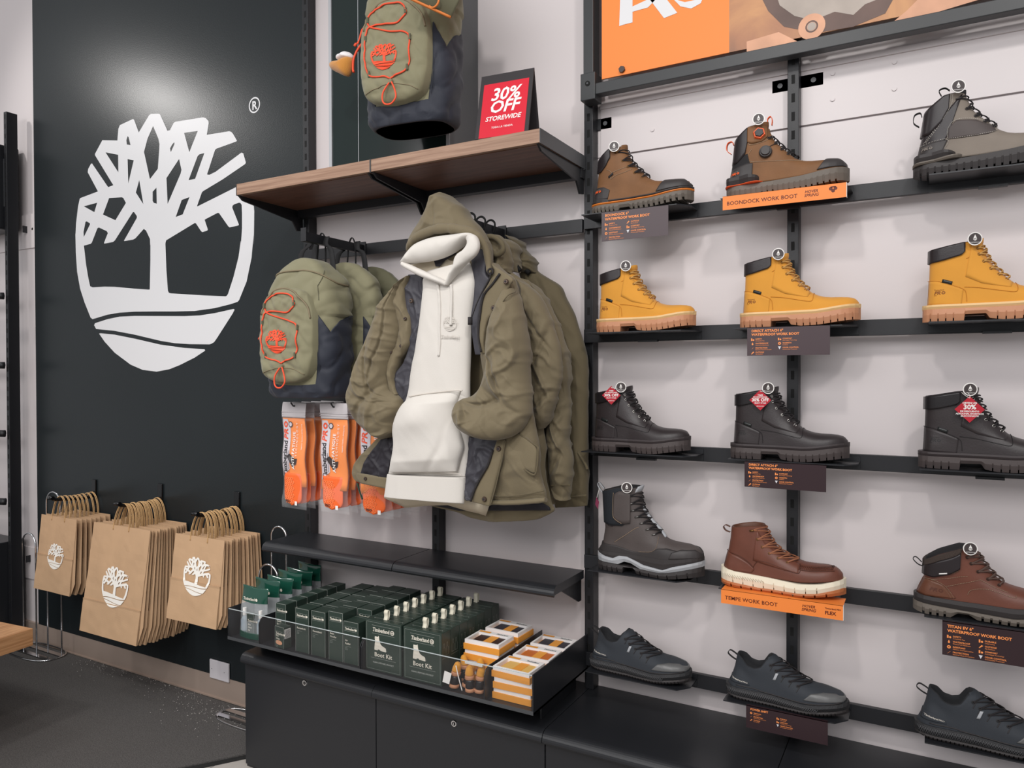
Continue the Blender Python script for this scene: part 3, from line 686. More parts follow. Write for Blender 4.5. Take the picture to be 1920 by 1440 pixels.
def hiker(label, loc, up, coll, accent, capm, kind, group='hiking style boots on the top row'):
    s = Shoe(.302, hik_back, hik_front, [(0, .150), (.022, .156), (.06, .185), (.11, .192)], base=.034)
    t = thing('work_boot', label, 'boot', loc, group=group)
    s.upper(up, t, lining=M_NYL)
    g = G().use(M_STT if kind != 'grey' else M_STW)
    if kind == 'brown':
        s.patch('padded_collar', coll, t, [(.018, .150), (.035, .138), (.052, .146), (.066, .165)], [(.022, .190), (.035, .191), (.055, .1915), (.066, .1918)], .005, rows=10)
        s.patch('heel_counter', RUBC, t, [(.003, .040), (.02, .040), (.04, .040), (.058, .041)], [(.010, .088), (.025, .086), (.045, .080), (.064, .066)], .0022)
        s.line(g, [(.055, .132), (.070, .118), (.066, .10), (.085, .108), (.11, .112), (.13, .120)], .0006, .001); s.line(g, [(.070, .118), (.10, .124), (.125, .13)], .0006, .001)
        g.build('stitching', t)
        s.patch('side_label', M_BLK, t, [(.062, .103), (.076, .112)], [(.060, .108), (.074, .117)], .003, 6, 2, (-1,))
        s.patch('rear_clip', RUBD, t, [(-.000, .030), (.03, .030), (.064, .028)], [(.001, .042), (.03, .043), (.056, .040)], .005)
        s.sole('outsole', RUBG, t, [(0, .024), (.2, .026), (.31, .028)], [(-.01, .002), (.09, 0), (.095, .010), (.125, .010), (.132, 0), (.31, .002)], .004, notch={'at': lugs(.012, .08, .013, .004) + lugs(.14, .29, .016, .006), 'd': .008})
        s.sole('orange_rand', ORL, t, [(0, .030), (.2, .031), (.31, .033)], [(0, .0242), (.2, .0262), (.31, .0282)], .0052, bulge=.0005)
        s.sole('welt', RUBD, t, [(0, .036), (.2, .037), (.31, .039)], [(0, .0302), (.2, .0312), (.31, .0332)], .0046, bulge=.0005)
        eyes = [(.086, .176), (.102, .148), (.118, .128), (.138, .108), (.160, .092)]; hook = 1
    elif kind == 'dial':
        s.patch('padded_collar', coll, t, [(.014, .112), (.03, .106), (.052, .120), (.058, .150)], [(.022, .190), (.035, .191), (.050, .1915), (.058, .1918)], .0045, rows=10)
        s.patch('heel_panel', M_NYL, t, [(.004, .06), (.03, .06), (.07, .062)], [(.013, .125), (.035, .122), (.058, .118)], .0016)
        s.patch('heel_counter', RUBC, t, [(.003, .050), (.03, .050), (.058, .050), (.07, .052)], [(.009, .088), (.03, .090), (.055, .091), (.072, .088)], .0032)
        s.line(g, [(.060, .150), (.066, .140), (.10, .142), (.115, .152)], .0006, .001); s.line(g, [(.07, .128), (.058, .11), (.066, .094), (.10, .088), (.16, .082), (.196, .078)], .0006, .001)
        g.build('stitching', t)
        s.patch('ankle_panel', up, t, [(.058, .150), (.07, .143), (.095, .143), (.108, .155)], [(.058, .185), (.075, .188), (.092, .188), (.104, .186)], .003)
        s.sole('outsole', RUBG, t, [(0, .030), (.2, .034), (.31, .037)], [(-.01, .004), (.05, 0), (.09, .002), (.12, .006), (.14, .001), (.31, .003)], .005, notch={'at': lugs(.012, .29, .014, .004), 'd': .005})
        s.sole('orange_rand', ORNG, t, [(0, .0325), (.104, .0355)], [(0, .0302), (.10, .033)], .0062, x1=.104, bulge=.0003)
        s.sole('rear_clip', RUBD, t, [(0, .054), (.06, .056), (.085, .052), (.094, .04)], [(0, .0330), (.09, .0365)], .0038, x1=.094, bulge=.002)
        eyes = [(.110, .150), (.126, .134), (.142, .116), (.158, .102), (.176, .090)]; hook = 0
        for (x, z, mr, mc, nm_) in ((.088, .165, ORNG, M_BLK, 'upper_dial'), (.105, .112, RUBD, RUBC, 'lower_dial')):
            p = s.P(x, z, .003); g = G().use(mr); g.disc(p, (.15, -1, .1), .017, .007, 6 if nm_ == 'upper_dial' else 24, .015); g.use(mc); g.disc(p + Vector((.001, -.007, .0007)), (.15, -1, .1), .0125, .004, 6 if nm_ == 'upper_dial' else 20, .011)
            o = g.build(nm_, t)
            if nm_ == 'upper_dial': o['label'] = 'orange hexagonal lacing dial'
        g = G().use(RUBD); s.line(g, [(.108, .122), (.122, .130), (.13, .134)], .0009, .002); g.build('cable', t)
    else:
        s.patch('padded_collar', coll, t, [(.014, .118), (.03, .112), (.055, .128), (.070, .158)], [(.022, .190), (.035, .191), (.056, .1915), (.072, .1918)], .005, rows=10)
        s.patch('heel_panel', coll, t, [(.006, .07), (.03, .07), (.056, .068), (.07, .095)], [(.014, .120), (.036, .122), (.072, .158), (.098, .188)], .0018)
        s.patch('heel_counter', RUBC, t, [(.003, .050), (.03, .050), (.056, .050)], [(.009, .086), (.035, .084), (.068, .080)], .0028)
        s.patch('side_panel', GREYD, t, [(.068, .082), (.10, .080), (.15, .080), (.165, .085)], [(.070, .108), (.085, .124), (.125, .118), (.160, .100)], .0018)
        s.line(g, [(.070, .083), (.12, .081), (.165, .084)], .0006, .0022, dash=1); s.line(g, [(.074, .19), (.070, .165), (.05, .13), (.018, .09)], .0007, .0026, dash=1); s.line(g, [(.078, .19), (.075, .165), (.055, .13), (.023, .09)], .0007, .0026, dash=1)
        s.line(g, [(.068, .084), (.069, .108), (.085, .125), (.13, .118), (.165, .10), (.166, .085)], .0006, .003, dash=1); s.line(g, [(.012, .086), (.068, .081), (.056, .052)], .0006, .0034, dash=1)
        g.build('stitching', t)
        s.sole('outsole', RUBD, t, [(0, .026), (.2, .036), (.31, .040)], [(-.01, .004), (.05, 0), (.31, .003)], .005, notch={'at': lugs(.012, .29, .015, .004), 'd': .006})
        s.sole('midsole_rand', RUBG, t, [(0, .032), (.104, .041)], [(0, .0262), (.104, .033)], .0062, x1=.104, bulge=.0003)
        s.sole('rear_clip', RUBD, t, [(0, .050), (.06, .054), (.09, .046)], [(0, .0325), (.09, .0385)], .0038, x1=.09, bulge=.002)
        eyes = [(.090, .176), (.106, .148), (.124, .128), (.142, .112), (.160, .098)]; hook = 1
    g = G(); tm = mat('patch_print', srgb(120, 112, 106), .6)
    pro_mark(g, s, .016, .064, .016, tm, {'grey': tm}.get(kind, ORNG), -.03, .0048)
    o = g.build('printed_mark', t, recalc=False)
    if kind != 'grey': o['label'] = 'orange and grey printed mark'
    if capm:
        c0 = .215 if kind == 'brown' else .24
        s.patch('toe_cap', capm, t, [(c0 - .006, .040), (c0 + .02, .040), (.28, .040), (.2995, .040)], [(c0 + .016, interp(s.ft, c0 + .016) - .001), (c0 + .03, interp(s.ft, c0 + .03) - .0006), (.28, .063), (.2985, .046)], .003, 20, 12)
    s.tongue(t, up if kind != 'grey' else M_NYL, .100, .178, .022, .022)
    s.laces(t, LACE_B, EYE_Y if kind == 'brown' else RUBD, eyes, .0016, hook)
    if kind != 'brown':
        loop_strip(t, ORNG if kind == 'dial' else M_NYL, [(.008, 0, .128), (-.004, 0, .140), (-.002, 0, .158), (.010, 0, .162), (.014, 0, .152)])
        loop_strip(t, ORNG if kind == 'dial' else M_NYL, [(.106, 0, .192), (.104, 0, .208), (.112, 0, .214), (.116, 0, .204), (.115, 0, .19)] if kind == 'dial' else [(.055, -.03, .186), (.050, -.035, .198), (.062, -.035, .202), (.072, -.03, .196)], .005)
    round_tag(t, (.083, -.044, .206) if kind != 'brown' else (.076, -.042, .196), .0155)
    return t
hiker('brown waterproof work boot with black rubber toe cap, top left of the boot wall', (XS[0][0], YB, zc(0)), BRN, M_CHOC, None, RUBC, 'brown')
hiker('brown work boot with orange lacing dial and black toe cap', (XS[0][1], YB, zc(0)), BRN, M_CHOC, None, RUBC, 'dial')
hiker('grey and black work boot with white stitching, top right', (XS[0][2], YB, zc(0)), GREYL, M_CHOC, None, RUBC, 'grey')

# tall insulated boot
s = Shoe(.314, [(.03, -.001), (.058, .001), (.086, .012), (.13, .019), (.197, .017), (.25, .014)],
         [(.03, .313), (.05, .314), (.066, .311), (.080, .300), (.090, .277), (.097, .24), (.104, .216), (.118, .198), (.132, .184), (.157, .158), (.186, .140), (.211, .133), (.252, .131)],
         [(0, .232), (.02, .236), (.07, .250), (.131, .252)], base=.05, W=.037)
t = thing('winter_boot', 'tall dark grey insulated boot with light grey midsole', 'boot', (XS[3][0], YB, zc(3)))
s.upper(GREYD, t, nz=52, lining=M_NYL)
s.patch('insulated_shaft', BLUEB, t, [(.018, .150), (.05, .140), (.085, .140), (.098, .150)], [(.015, .250), (.04, .251), (.07, .2515), (.095, .2517)], .004, rows=12)
s.patch('ankle_panel', GREYD, t, [(.058, .165), (.07, .150), (.088, .146), (.11, .150)], [(.062, .235), (.075, .242), (.095, .244), (.108, .24)], .0058)
s.patch('rubber_rand', RUBD, t, [(.0, .050), (.08, .050), (.2, .050), (.313, .050)], [(.008, .084), (.06, .079), (.12, .066), (.17, .070), (.195, .085), (.22, .086), (.27, .073), (.31, .064)], .0024, 40, 8)
s.patch('toe_bumper', RUBC, t, [(.228, .058), (.27, .056), (.312, .054)], [(.235, .074), (.26, .080), (.295, .076), (.3115, .064)], .0042, 20, 6)
g = G().use(M_STT); s.line(g, [(.058, .088), (.09, .110), (.12, .132), (.135, .14)], .0006, .001); s.line(g, [(.135, .068), (.175, .074), (.19, .09), (.19, .115)], .0006, .0012, dash=1); s.line(g, [(.06, .24), (.058, .2), (.06, .165), (.085, .147)], .0006, .0062); g.build('stitching', t)
s.patch('side_label', M_TAGD, t, [(.038, .139), (.055, .136)], [(.038, .143), (.055, .140)], .002, 6, 2, (-1,))
s.sole('outsole', RUBD, t, [(0, .026), (.2, .016), (.32, .03)], [(-.01, 0), (.084, 0), (.088, .015), (.118, .018), (.128, .002), (.2, 0), (.32, .002)], .004, notch={'at': lugs(.02, .075, .016, .003) + lugs(.14, .30, .028, .003), 'd': .006})
s.sole('midsole', LGRY, t, [(0, .052), (.03, .043), (.055, .040), (.075, .050), (.1, .050), (.15, .032), (.21, .026), (.24, .036), (.32, .046)], [(0, .0265), (.07, .024), (.09, .034), (.11, .032), (.14, .018), (.2, .0165), (.32, .0302)], .0052, bulge=.001)
s.sole('insole_wedge', RUBD, t, [(0, .058), (.32, .056)], [(0, .04), (.055, .036), (.075, .040), (.1, .040), (.15, .028), (.21, .024), (.24, .032), (.32, .040)], .0035, bulge=.0005)
s.laces(t, LACE_B, mat('gunmetal_hook', srgb(120, 118, 116), .3, metal=.8), [(.104, .228), (.110, .206), (.116, .186), (.128, .168), (.142, .150), (.160, .134), (.178, .120)], .0018, 7)
s.tongue(t, LGRY, .126, .236, .022, .024, lean=.01)
g = G().use(LGRY); g.tube(catmull([(.128, 0, .215), (.136, 0, .192), (.160, 0, .162), (.188, 0, .135), (.206, 0, .112)], 5), [.0075] * 21, 8, flat=.5); g.build('tongue_strip', t)
loop_strip(t, LGRY, [(.016, 0, .222), (.004, 0, .232), (-.006, 0, .247), (-.004, 0, .256), (.004, 0, .25), (.014, 0, .238)], .005)
g = G().use(mat('plum_tag', srgb(120, 40, 70), .5)); g.add([(-.004, -.02, .215), (.004, -.018, .2), (.0, -.018, .178), (-.008, -.02, .192)], [(0, 1, 2, 3)]); g.build('price_tag', t, recalc=False, solid=.0008)
g = G().use(M_TAGW); g.tube(catmull([(-.003, -.019, .212), (-.002, -.01, .228), (.002, -.006, .24)], 4), .0007, 5); g.build('tag_string', t)
round_tag(t, (.096, -.042, .262), .016)

# moc toe boot
s = Shoe(.312, [(.03, -.001), (.063, .005), (.101, .016), (.139, .022), (.173, .025)],
         [(.03, .310), (.055, .308), (.066, .298), (.073, .286), (.0765, .262), (.079, .240), (.084, .212), (.093, .182), (.106, .156), (.129, .134), (.150, .123), (.173, .114)],
         [(0, .160), (.03, .163), (.08, .172), (.114, .173)], base=.04, W=.036)
t = thing('work_boot', 'reddish brown moc toe boot with cream midsole', 'boot', (XS[3][1], YB, zc(3)))
s.upper(RED_B, t, lining=leather('brown_lining', (92, 56, 40)))
s.patch('heel_counter', RED_B, t, [(.006, .046), (.04, .046), (.085, .048)], [(.016, .100), (.045, .090), (.070, .076), (.092, .058)], .0016)
s.patch('eyestay', RED_B, t, [(.088, .082), (.12, .074), (.17, .066), (.205, .062)], [(.098, .165), (.118, .130), (.145, .108), (.205, .083)], .0013)
g = G().use(leather('brown_seam', (78, 40, 26))); s.line(g, [(.088, .062), (.100, .080), (.12, .082), (.16, .072), (.205, .063), (.207, .083)], .0008, .0012); s.line(g, [(.012, .10), (.05, .092), (.078, .074), (.09, .06)], .0007, .0014)
P = catmull([(.205, .074), (.235, .070), (.262, .0685), (.285, .0675)], 8)
for q in P: a = s.P(q[0], q[1], .001); b = s.P(q[0] + .003, q[1] + .006, .0014); g.tube([a, b], .0009, 4); a = s.P(q[0], q[1], .001, 1); b = s.P(q[0] + .003, q[1] + .006, .0014, 1); g.tube([a, b], .0009, 4)
s.line(g, [(.205, .072), (.235, .068), (.262, .0665), (.29, .065)], .0011, .001)
s.decal(g, shift(text('PR', .016, .02, .2), 0, 0), .040, .066, ang=-.1); s.decal(g, ring2(.026, .006, .0028, .0052, 16), .040, .066, ang=-.1)
g.build('stitching', t)
s.sole('outsole', GUMO, t, [(0, .018), (.1, .010), (.25, .012), (.32, .022)], [(-.01, .006), (.04, .002), (.1, 0), (.32, .003)], .004, notch={'at': lugs(.03, .29, .027, .004), 'd': .005})
s.sole('midsole', CREAM, t, [(0, .052), (.04, .046), (.12, .041), (.2, .036), (.26, .036), (.32, .044)], [(-.01, .017), (.05, .009), (.1, .006), (.2, .005), (.26, .010), (.32, .020)], .0042, bulge=.002, notch={'at': lugs(.035, .27, .027, .0022), 'd': .010})
g = G().use(mat('cream_groove', srgb(190, 180, 160), .6))
for i in range(15): x = .012 + i * .007; hh = interp(FOOT, (x + .0042) / .3204) + .0042 + .0026; g.tube([(x, -hh, .038 - i * .0004), (x + .008, -hh - .0012, .029 - i * .0002)], .0007, 4)
g.build('midsole_grooves', t)
s.laces(t, mat('brown_lace', srgb(150, 96, 68), .7, bump=.5, bscale=900), EYE_Y, [(.086, .163), (.100, .140), (.112, .120), (.130, .104), (.152, .093), (.176, .085)], .0018, 1)
s.tongue(t, RED_B, .108, .158, .016, .022)
loop_strip(t, leather('brown_lining', (92, 56, 40)), [(.020, 0, .145), (.008, 0, .149), (.002, 0, .158), (.008, 0, .164), (.020, 0, .160)], .006)

# red brown hiker with mesh collar
s = Shoe(.302, [(.03, .001), (.053, .006), (.079, .012), (.098, .018), (.165, .020)],
         [(.03, .300), (.046, .299), (.058, .291), (.065, .276), (.070, .256), (.075, .232), (.083, .205), (.093, .178), (.112, .158), (.135, .142), (.155, .131), (.168, .124)],
         [(0, .124), (.02, .128), (.05, .148), (.095, .167), (.124, .168)], base=.036, W=.036)
t = thing('work_boot', 'red brown boot with black padded collar above the lowest right product card', 'boot', (XS[3][2], YB, zc(3)))
s.upper(RED_B, t, lining=M_NYL)
s.patch('mesh_collar', mat('brown_mesh', srgb(78, 66, 60), .8, bump=1, bscale=900, kind='vor'), t, [(.020, .146), (.05, .150), (.08, .153), (.094, .158)], [(.020, .167), (.05, .1675), (.08, .1678), (.098, .1679)], .005, rows=6)
s.patch('padded_collar', M_CHOC, t, [(.019, .115), (.04, .103), (.075, .110), (.094, .120)], [(.020, .145), (.05, .149), (.08, .152), (.095, .157)], .0055, rows=8)
s.patch('heel_counter', BRN2, t, [(.003, .044), (.03, .044), (.078, .046), (.086, .048)], [(.019, .098), (.034, .094), (.06, .078), (.078, .056)], .002)
g = G().use(M_STT)
for a_ in ([(.022, .100), (.035, .096), (.06, .080), (.075, .060), (.082, .046)], [(.028, .094), (.055, .077), (.07, .058), (.076, .046)], [(.036, .095), (.07, .098), (.11, .104)], [(.066, .076), (.10, .086), (.135, .098)], [(.11, .060), (.118, .072), (.15, .078), (.2, .066), (.205, .07)], [(.135, .098), (.16, .085), (.19, .075)], [(.096, .16), (.093, .13), (.088, .114), (.05, .106)]): s.line(g, a_, .0006, .0018, dash=1)
g.build('stitching', t)
g = G().use(leather('dark_brown_print', (84, 44, 30))); s.decal(g, text('PR', .015, .02, .2), .030, .062, .003, ang=-.15); s.decal(g, ring2(.024, .005, .0026, .005, 16), .030, .062, .003, ang=-.15); g.build('embossed_mark', t, recalc=False)
s.patch('side_label', M_TAGW, t, [(.052, .111), (.068, .111)], [(.052, .1145), (.068, .1145)], .0062, 6, 2, (-1,))
s.sole('outsole', RUBG, t, [(0, .026), (.1, .020), (.2, .018), (.31, .026)], [(-.01, .004), (.02, 0), (.075, 0), (.09, .012), (.112, .012), (.13, .002), (.31, .003)], .005, notch={'at': lugs(.018, .07, .015, .005) + lugs(.14, .29, .017, .005), 'd': .006})
s.sole('midsole', RUBD, t, [(0, .045), (.1, .041), (.31, .043)], [(0, .0262), (.1, .0202), (.2, .0182), (.31, .0262)], .0038)
s.laces(t, mat('dark_brown_lace', srgb(86, 66, 58), .7, bump=.5, bscale=900), mat('dark_eyelet', srgb(60, 52, 48), .35, metal=.6), [(.108, .148), (.116, .134), (.130, .116), (.150, .100), (.172, .088)], .0019)
s.tongue(t, BRN2, .116, .156, .018, .024)
loop_strip(t, M_NYL, [(.020, 0, .108), (.006, 0, .112), (-.005, 0, .124), (.001, 0, .130), (.014, 0, .118)], .004)
round_tag(t, (.108, -.044, .180), .0155)

# black trainers
def trainer(label, loc):
    s = Shoe(.308, [(.025, .001), (.037, .003), (.056, .012), (.09, .021), (.131, .028)],
             [(.025, .305), (.036, .305), (.046, .299), (.053, .288), (.058, .268), (.065, .244), (.074, .214), (.086, .190), (.096, .174), (.112, .148), (.124, .134), (.131, .122)],
             [(0, .108), (.03, .119), (.045, .112), (.06, .097), (.078, .093), (.095, .098), (.11, .120), (.124, .131)], base=.028, W=.033, spring=.010, foot=1.0)
    t = thing('work_trainer', label, 'shoe', loc, group='black low work trainers on the lowest rail')
    s.upper(NVYK, t, nz=36, lining=leather('trainer_lining', (34, 35, 38), .8, .3, 900))
    s.patch('toe_film', SHN, t, [(.205, .040), (.25, .038), (.303, .036)], [(.222, .056), (.25, .058), (.280, .053), (.3035, .044)], .0016, 20, 6)
    s.patch('heel_patch', NVYK, t, [(.012, .046), (.05, .046), (.066, .046)], [(.016, .068), (.045, .066), (.062, .058)], .0015)
    g = G().use(M_STW); s.decal(g, shift(text('Timberland PRO', .0068, .03, 0, 'LEFT', .9), 0, 0), .020, .056, .003, ang=-.12); g.build('printed_mark', t, recalc=False)
    s.patch('side_tab', LGRY, t, [(.127, .074), (.134, .074)], [(.134, .092), (.141, .092)], .0018, 4, 4, (-1,))
    g = G().use(RUBD)
    for x, z in ((.128, .112), (.138, .098), (.156, .086), (.176, .078), (.196, .070)): s.line(g, [(x, z), (x - .005, z - .008), (x - .008, z - .014)], .0009, .001)
    s.line(g, [(.03, .04), (.08, .040), (.105, .036), (.16, .033), (.24, .032), (.295, .035)], .0012, .0008)
    g.build('cord_loops', t)
    s.sole('outsole', RUBD, t, [(0, .012), (.15, .010), (.32, .016)], [(-.01, .008), (.03, .001), (.1, 0), (.32, .004)], .0015, notch={'at': lugs(.02, .29, .009, .002), 'd': .003})
    s.sole('midsole', leather('black_foam_midsole', (44, 44, 46), .6, .9, 420), t, [(0, .034), (.1, .034), (.2, .029), (.32, .034)], [(0, .0125), (.15, .0105), (.32, .0165)], .0035, bulge=.003)
    g = G().use(leather('mesh_relief', (92, 92, 94), .5))
    for i in range(46):
        x = .004 + i * .0052
        if x > .235: break
        hh = interp(FOOT, (x + .0035) / .315) + .0066; hh2 = interp(FOOT, (x + .0125) / .315) + .0066; zt = interp([(0, .031), (.1, .031), (.2, .025)], x); zb = .014
        g.tube([(x, -hh, zb), (x + .009, -hh2, zt)], .0004, 4); g.tube([(x + .009, -hh2, zb), (x, -hh, zt)], .0004, 4)
    g.build('lattice_relief', t)
    s.laces(t, LACE_B, RUBD, [(.120, .112), (.134, .098), (.152, .086), (.170, .077), (.190, .069)], .0015)
    s.tongue(t, NVYK, .118, .110, .020, .024)
    loop_strip(t, M_NYL, [(.024, 0, .098), (.012, 0, .104), (.002, 0, .113), (.008, 0, .122), (.022, 0, .116), (.030, 0, .110)], .004)
    return t
tr = trainer('low black work trainer on the ledge nearest the jackets', (XS[4][0], YB, zc(4)))
dup(tr, (XS[4][1], YB, zc(4)), label='low black work trainer on the ledge with the power shift card')
dup(tr, (XS[4][2], YB, zc(4)), label='low black work trainer in the bottom right corner of the wall')

# ---------------------------------------------------------------- display ledges
rown = ['top', 'second', 'third', 'fourth', 'lowest']; coln = ['left', 'middle', 'right']
WX = [[(-.02, .30), (-.01, .31), (.03, .30)], [(-.02, .30), (-.01, .29), (.01, .30)], [(-.02, .32), (0, .32), (0, .3)], [(-.02, .28), (0, .30), (.02, .30)], [(.0, .31), (.0, .31), (.02, .30)]]
for r in range(5):
    for c in range(3):
        x0 = XS[r][c] + WX[r][c][0]; x1 = XS[r][c] + WX[r][c][1]; z = zc(r) - .0008
        t = thing('display_ledge', 'thin black shoe ledge hooked on the %s rail, %s column' % (rown[r], coln[c]), 'ledge', ((x0 + x1) / 2, -.06, z))
        g = G().use(M_BLKSAT); g.prism([(x0, -.0605), (x1, -.0605), (x1, -.13), (x1 - .03, -.168), (x0 + .0, -.168)], z - .003, z, 'z'); g.build('plate', t, world=True)
        g = G().use(M_BLKSAT); g.box(x0, x1, -.0635, -.0605, z - .022, z + .012); g.box((x0 + x1) / 2 - .03, (x0 + x1) / 2 + .03, -.075, -.0605, z - .028, z - .022); g.build('hook_lip', t, world=True)
# ---------------------------------------------------------------- product cards
M_CARD = mat('dark_plum_card', srgb(72, 58, 62), .35, bump=.02); M_CARDD = mat('dark_card', srgb(50, 34, 38), .3); OT = mat('orange_text', srgb(250, 150, 82), .5); OT2 = mat('icon_white', srgb(215, 215, 220), .5); DKT = mat('brown_text', srgb(96, 34, 14), .5)
def feature_card(label, corners, title, left, right, m):
    y = -.178; a = at(*corners[0], y); b = at(*corners[1], y); x0, x1, z1, z0 = a.x, b.x, a.z, b.z; W_, H_ = x1 - x0, z1 - z0
    t = thing('product_card', label, 'sign', ((x0 + x1) / 2, y, z0), group=None)
    g = G().use(m); g.box(x0, x1, y, y + .0015, z0, z1); g.box(x0, x1, y, -.1685, z1 - .0012, z1)
    g.build('card', t, world=True)
    g = G().use(OT); f = lambda x, z: (x0 + x, y - .0004, z0 + z)
    fs = H_ * .118
    for i, ln in enumerate(title): g.flat(shift(text(ln, fs, .03, 0, 'LEFT', 1, 1.02), W_ * .055, H_ * (.83 - .13 * i)), f)
    base = .83 - .13 * (len(title) - 1) - .15
    for col, xx in ((left, .05), (right, .385)):
        for i, (w1, w2) in enumerate(col):
            zz = H_ * (base - .155 * i); x_ = W_ * xx
            if w1 == 'ODOR CONTROL': g.use(OT2); g.flat(([(x_, zz + H_ * .07), (x_ + H_ * .1, zz + H_ * .07), (x_ + H_ * .05, zz - H_ * .035)], [(0, 1, 2)]), f); g.use(OT)
            elif w1 == 'WATERPROOF': g.flat(shift(DROP, x_ + H_ * .05, zz + H_ * .02, H_ * .11), f)
            elif w1 == 'PROTECTION': g.flat(([(x_, zz - H_ * .03), (x_ + H_ * .05, zz + H_ * .01), (x_ + H_ * .1, zz + H_ * .06), (x_ + H_ * .06, zz + H_ * .03)], [(0, 1, 2, 3)]), f)
            elif w1 in ('WARMTH', 'RESISTANT', 'TRACTION'): g.flat(ring2(x_ + H_ * .05, zz + H_ * .02, H_ * .02, H_ * .05, 8), f)
            elif w1 == 'OUTSOLE': g.flat(([(x_, zz - H_ * .03), (x_ + H_ * .02, zz - H_ * .035), (x_ + H_ * .11, zz + H_ * .04), (x_ + H_ * .07, zz + H_ * .06)], [(0, 1, 2, 3)]), f)
            else: g.flat(rect2(x_, x_ + H_ * .04, zz - H_ * .03, zz + H_ * .06), f); g.flat(disc2(x_ + H_ * .08, zz, H_ * .03, 10), f)
            g.flat(shift(text(w1, fs * .55, .02), x_ + H_ * .15, zz + H_ * .01), f); g.flat(shift(text(w2, fs * .40, .0), x_ + H_ * .15, zz - H_ * .045), f)
    o = g.build('orange_lettering', t, world=True, recalc=False)
    g = G().use(M_BLKSAT); g.box((x0 + x1) / 2 - .01, (x0 + x1) / 2 + .01, y + .0015, y + .004, z0 + H_ * .3, z1 - .004); g.build('clip', t, world=True)
    return t
SA, WP, RS, PT, OU, CO, OD, WM, DU = [('SAFETY', 'Composite Toe'), ('WATERPROOF', 'Waterproof Membrane'), ('RESISTANT', 'Abrasion Resistant Leather'), ('PROTECTION', 'Electrical Hazard Protection'), ('OUTSOLE', 'Slip Resistant'), ('COMFORT', 'Anti-Fatigue Technology'), ('ODOR CONTROL', 'Antimicrobial Treatment'), ('WARMTH', 'Insulation'), ('DURABLE', 'Long Lasting')]
feature_card('dark card under the top left brown boot, orange lettering', ((1128, 398), (1253, 441)), ['BOONDOCK 6"', 'WATERPROOF WORK BOOT'], [SA, WP, RS, PT], [OU, CO, OD], M_CARD)
feature_card('dark card under the middle yellow boot, orange lettering', ((1401, 614), (1556, 665)), ['DIRECT ATTACH 6"', 'WATERPROOF WORK BOOT'], [SA, WP, PT, OU], [CO, WM, OD], M_CARD)
feature_card('dark card under the middle black boot, orange lettering', ((1396, 864), (1549, 923)), ['DIRECT ATTACH 6"', 'WATERPROOF WORK BOOT'], [SA, WP, PT, OU], [CO, WM, OD], M_CARDD)
feature_card('dark card under the red brown boot at the right edge', ((1767, 1164), (1950, 1256)), ['TITAN EV 6"', 'WATERPROOF WORK BOOT'], [SA, WP, RS, PT], [DU, OU, CO, OD], M_CARDD)
feature_card('dark card hanging under the middle black trainer, orange lettering', ((1399, 1322), (1552, 1398)), ['POWER SHIFT'], [('TRACTION', 'Slip Resistant'), PT, OU], [DU, CO, OD], M_CARDD)
def strip_card(label, row, lo, hi, title, marks):
    y = -.182; a = at(*lo, y); b = at(*hi, y); x0, x1 = a.x, b.x; z1 = zc(row) - .0001; z0 = z1 - .037
    t = thing('name_strip', label, 'sign', ((x0 + x1) / 2, y, z0)); H_ = z1 - z0; W_ = x1 - x0
    g = G().use(M_ORG); g.box(x0, x1, y, y + .0015, z0, z1); g.box(x0, x1, y, -.110, z1 - .0006, z1); g.use(M_TAGW); g.box(x1, x1 + .0008, y, -.1685, z0, z1)
    g.build('strip', t, world=True); g = G().use(DKT); f = lambda x, z: (x0 + x, y - .0004, z0 + z)
    g.flat(shift(text(title, H_ * .38, .016, 0, 'LEFT', 1.04), W_ * .035, H_ * .32), f)
    g.flat(shift(text('HOVER', H_ * .26, .02, .25), W_ * .68, H_ * .56), f); g.flat(shift(text('SPRING', H_ * .28, .02, .25), W_ * .675, H_ * .30), f)
    g.flat(shift(text(marks[0], H_ * .15, .03), W_ * .86, H_ * .64), f); g.flat(shift(text(marks[1], H_ * marks[2], .04), W_ * .86, H_ * .28), f)
    if marks[1] == '':
        g.flat(shift(rect2(-.4, .4, -.1, .1), W_ * .90, H_ * .78, H_ * .4), f)
        for q in (-.15, 0, .15): g.flat(shift(disc2(0, 0, .12, 10), W_ * .90 + q * H_, H_ * (.52 + abs(q)), H_), f)
    o = g.build('lettering', t, world=True, recalc=False)
strip_card('orange name strip under the brown boot with the dial', 0, (1355, 396), (1587, 347), 'BOONDOCK WORK BOOT', ('', '', .2))
strip_card('orange name strip under the moc toe boot', 3, (1352, 1119), (1581, 1116), 'TEMPE WORK BOOT', ('Timberland PRO', 'FLEX', .32))
# ---------------------------------------------------------------- acrylic fronted tray with gift boxes
M_ACR = mat('clear_acrylic', (.16, .15, .15, 1), .03, alpha=.07, spec=.9)
M_ACE = mat('acrylic_edge', srgb(196, 204, 206), .15)
M_BOX = mat('dark_green_carton', (.026, .043, .034, 1), .36, bump=.03); M_BOXL = mat('cream_ink', srgb(226, 220, 206), .5); M_LINE = mat('pale_line_ink', srgb(164, 168, 162), .5)
M_RIB = mat('cream_cotton_ribbon', srgb(226, 220, 200), .8, bump=.4, bscale=900); M_BROWNP = mat('dark_photo_print', srgb(66, 52, 46), .4, var=.3, vscale=30)
M_LEA = mat('copper_patch', srgb(206, 150, 118), .35)
TB = .4935
t = thing('display_tray', 'black open tray with clear acrylic front on the low cabinets', 'tray', (.61, -.23, .486))
g = G().use(M_BLKSAT); g.box(.000, 1.221, -.420, -.050, .486, .4925); g.build('base', t, world=True)
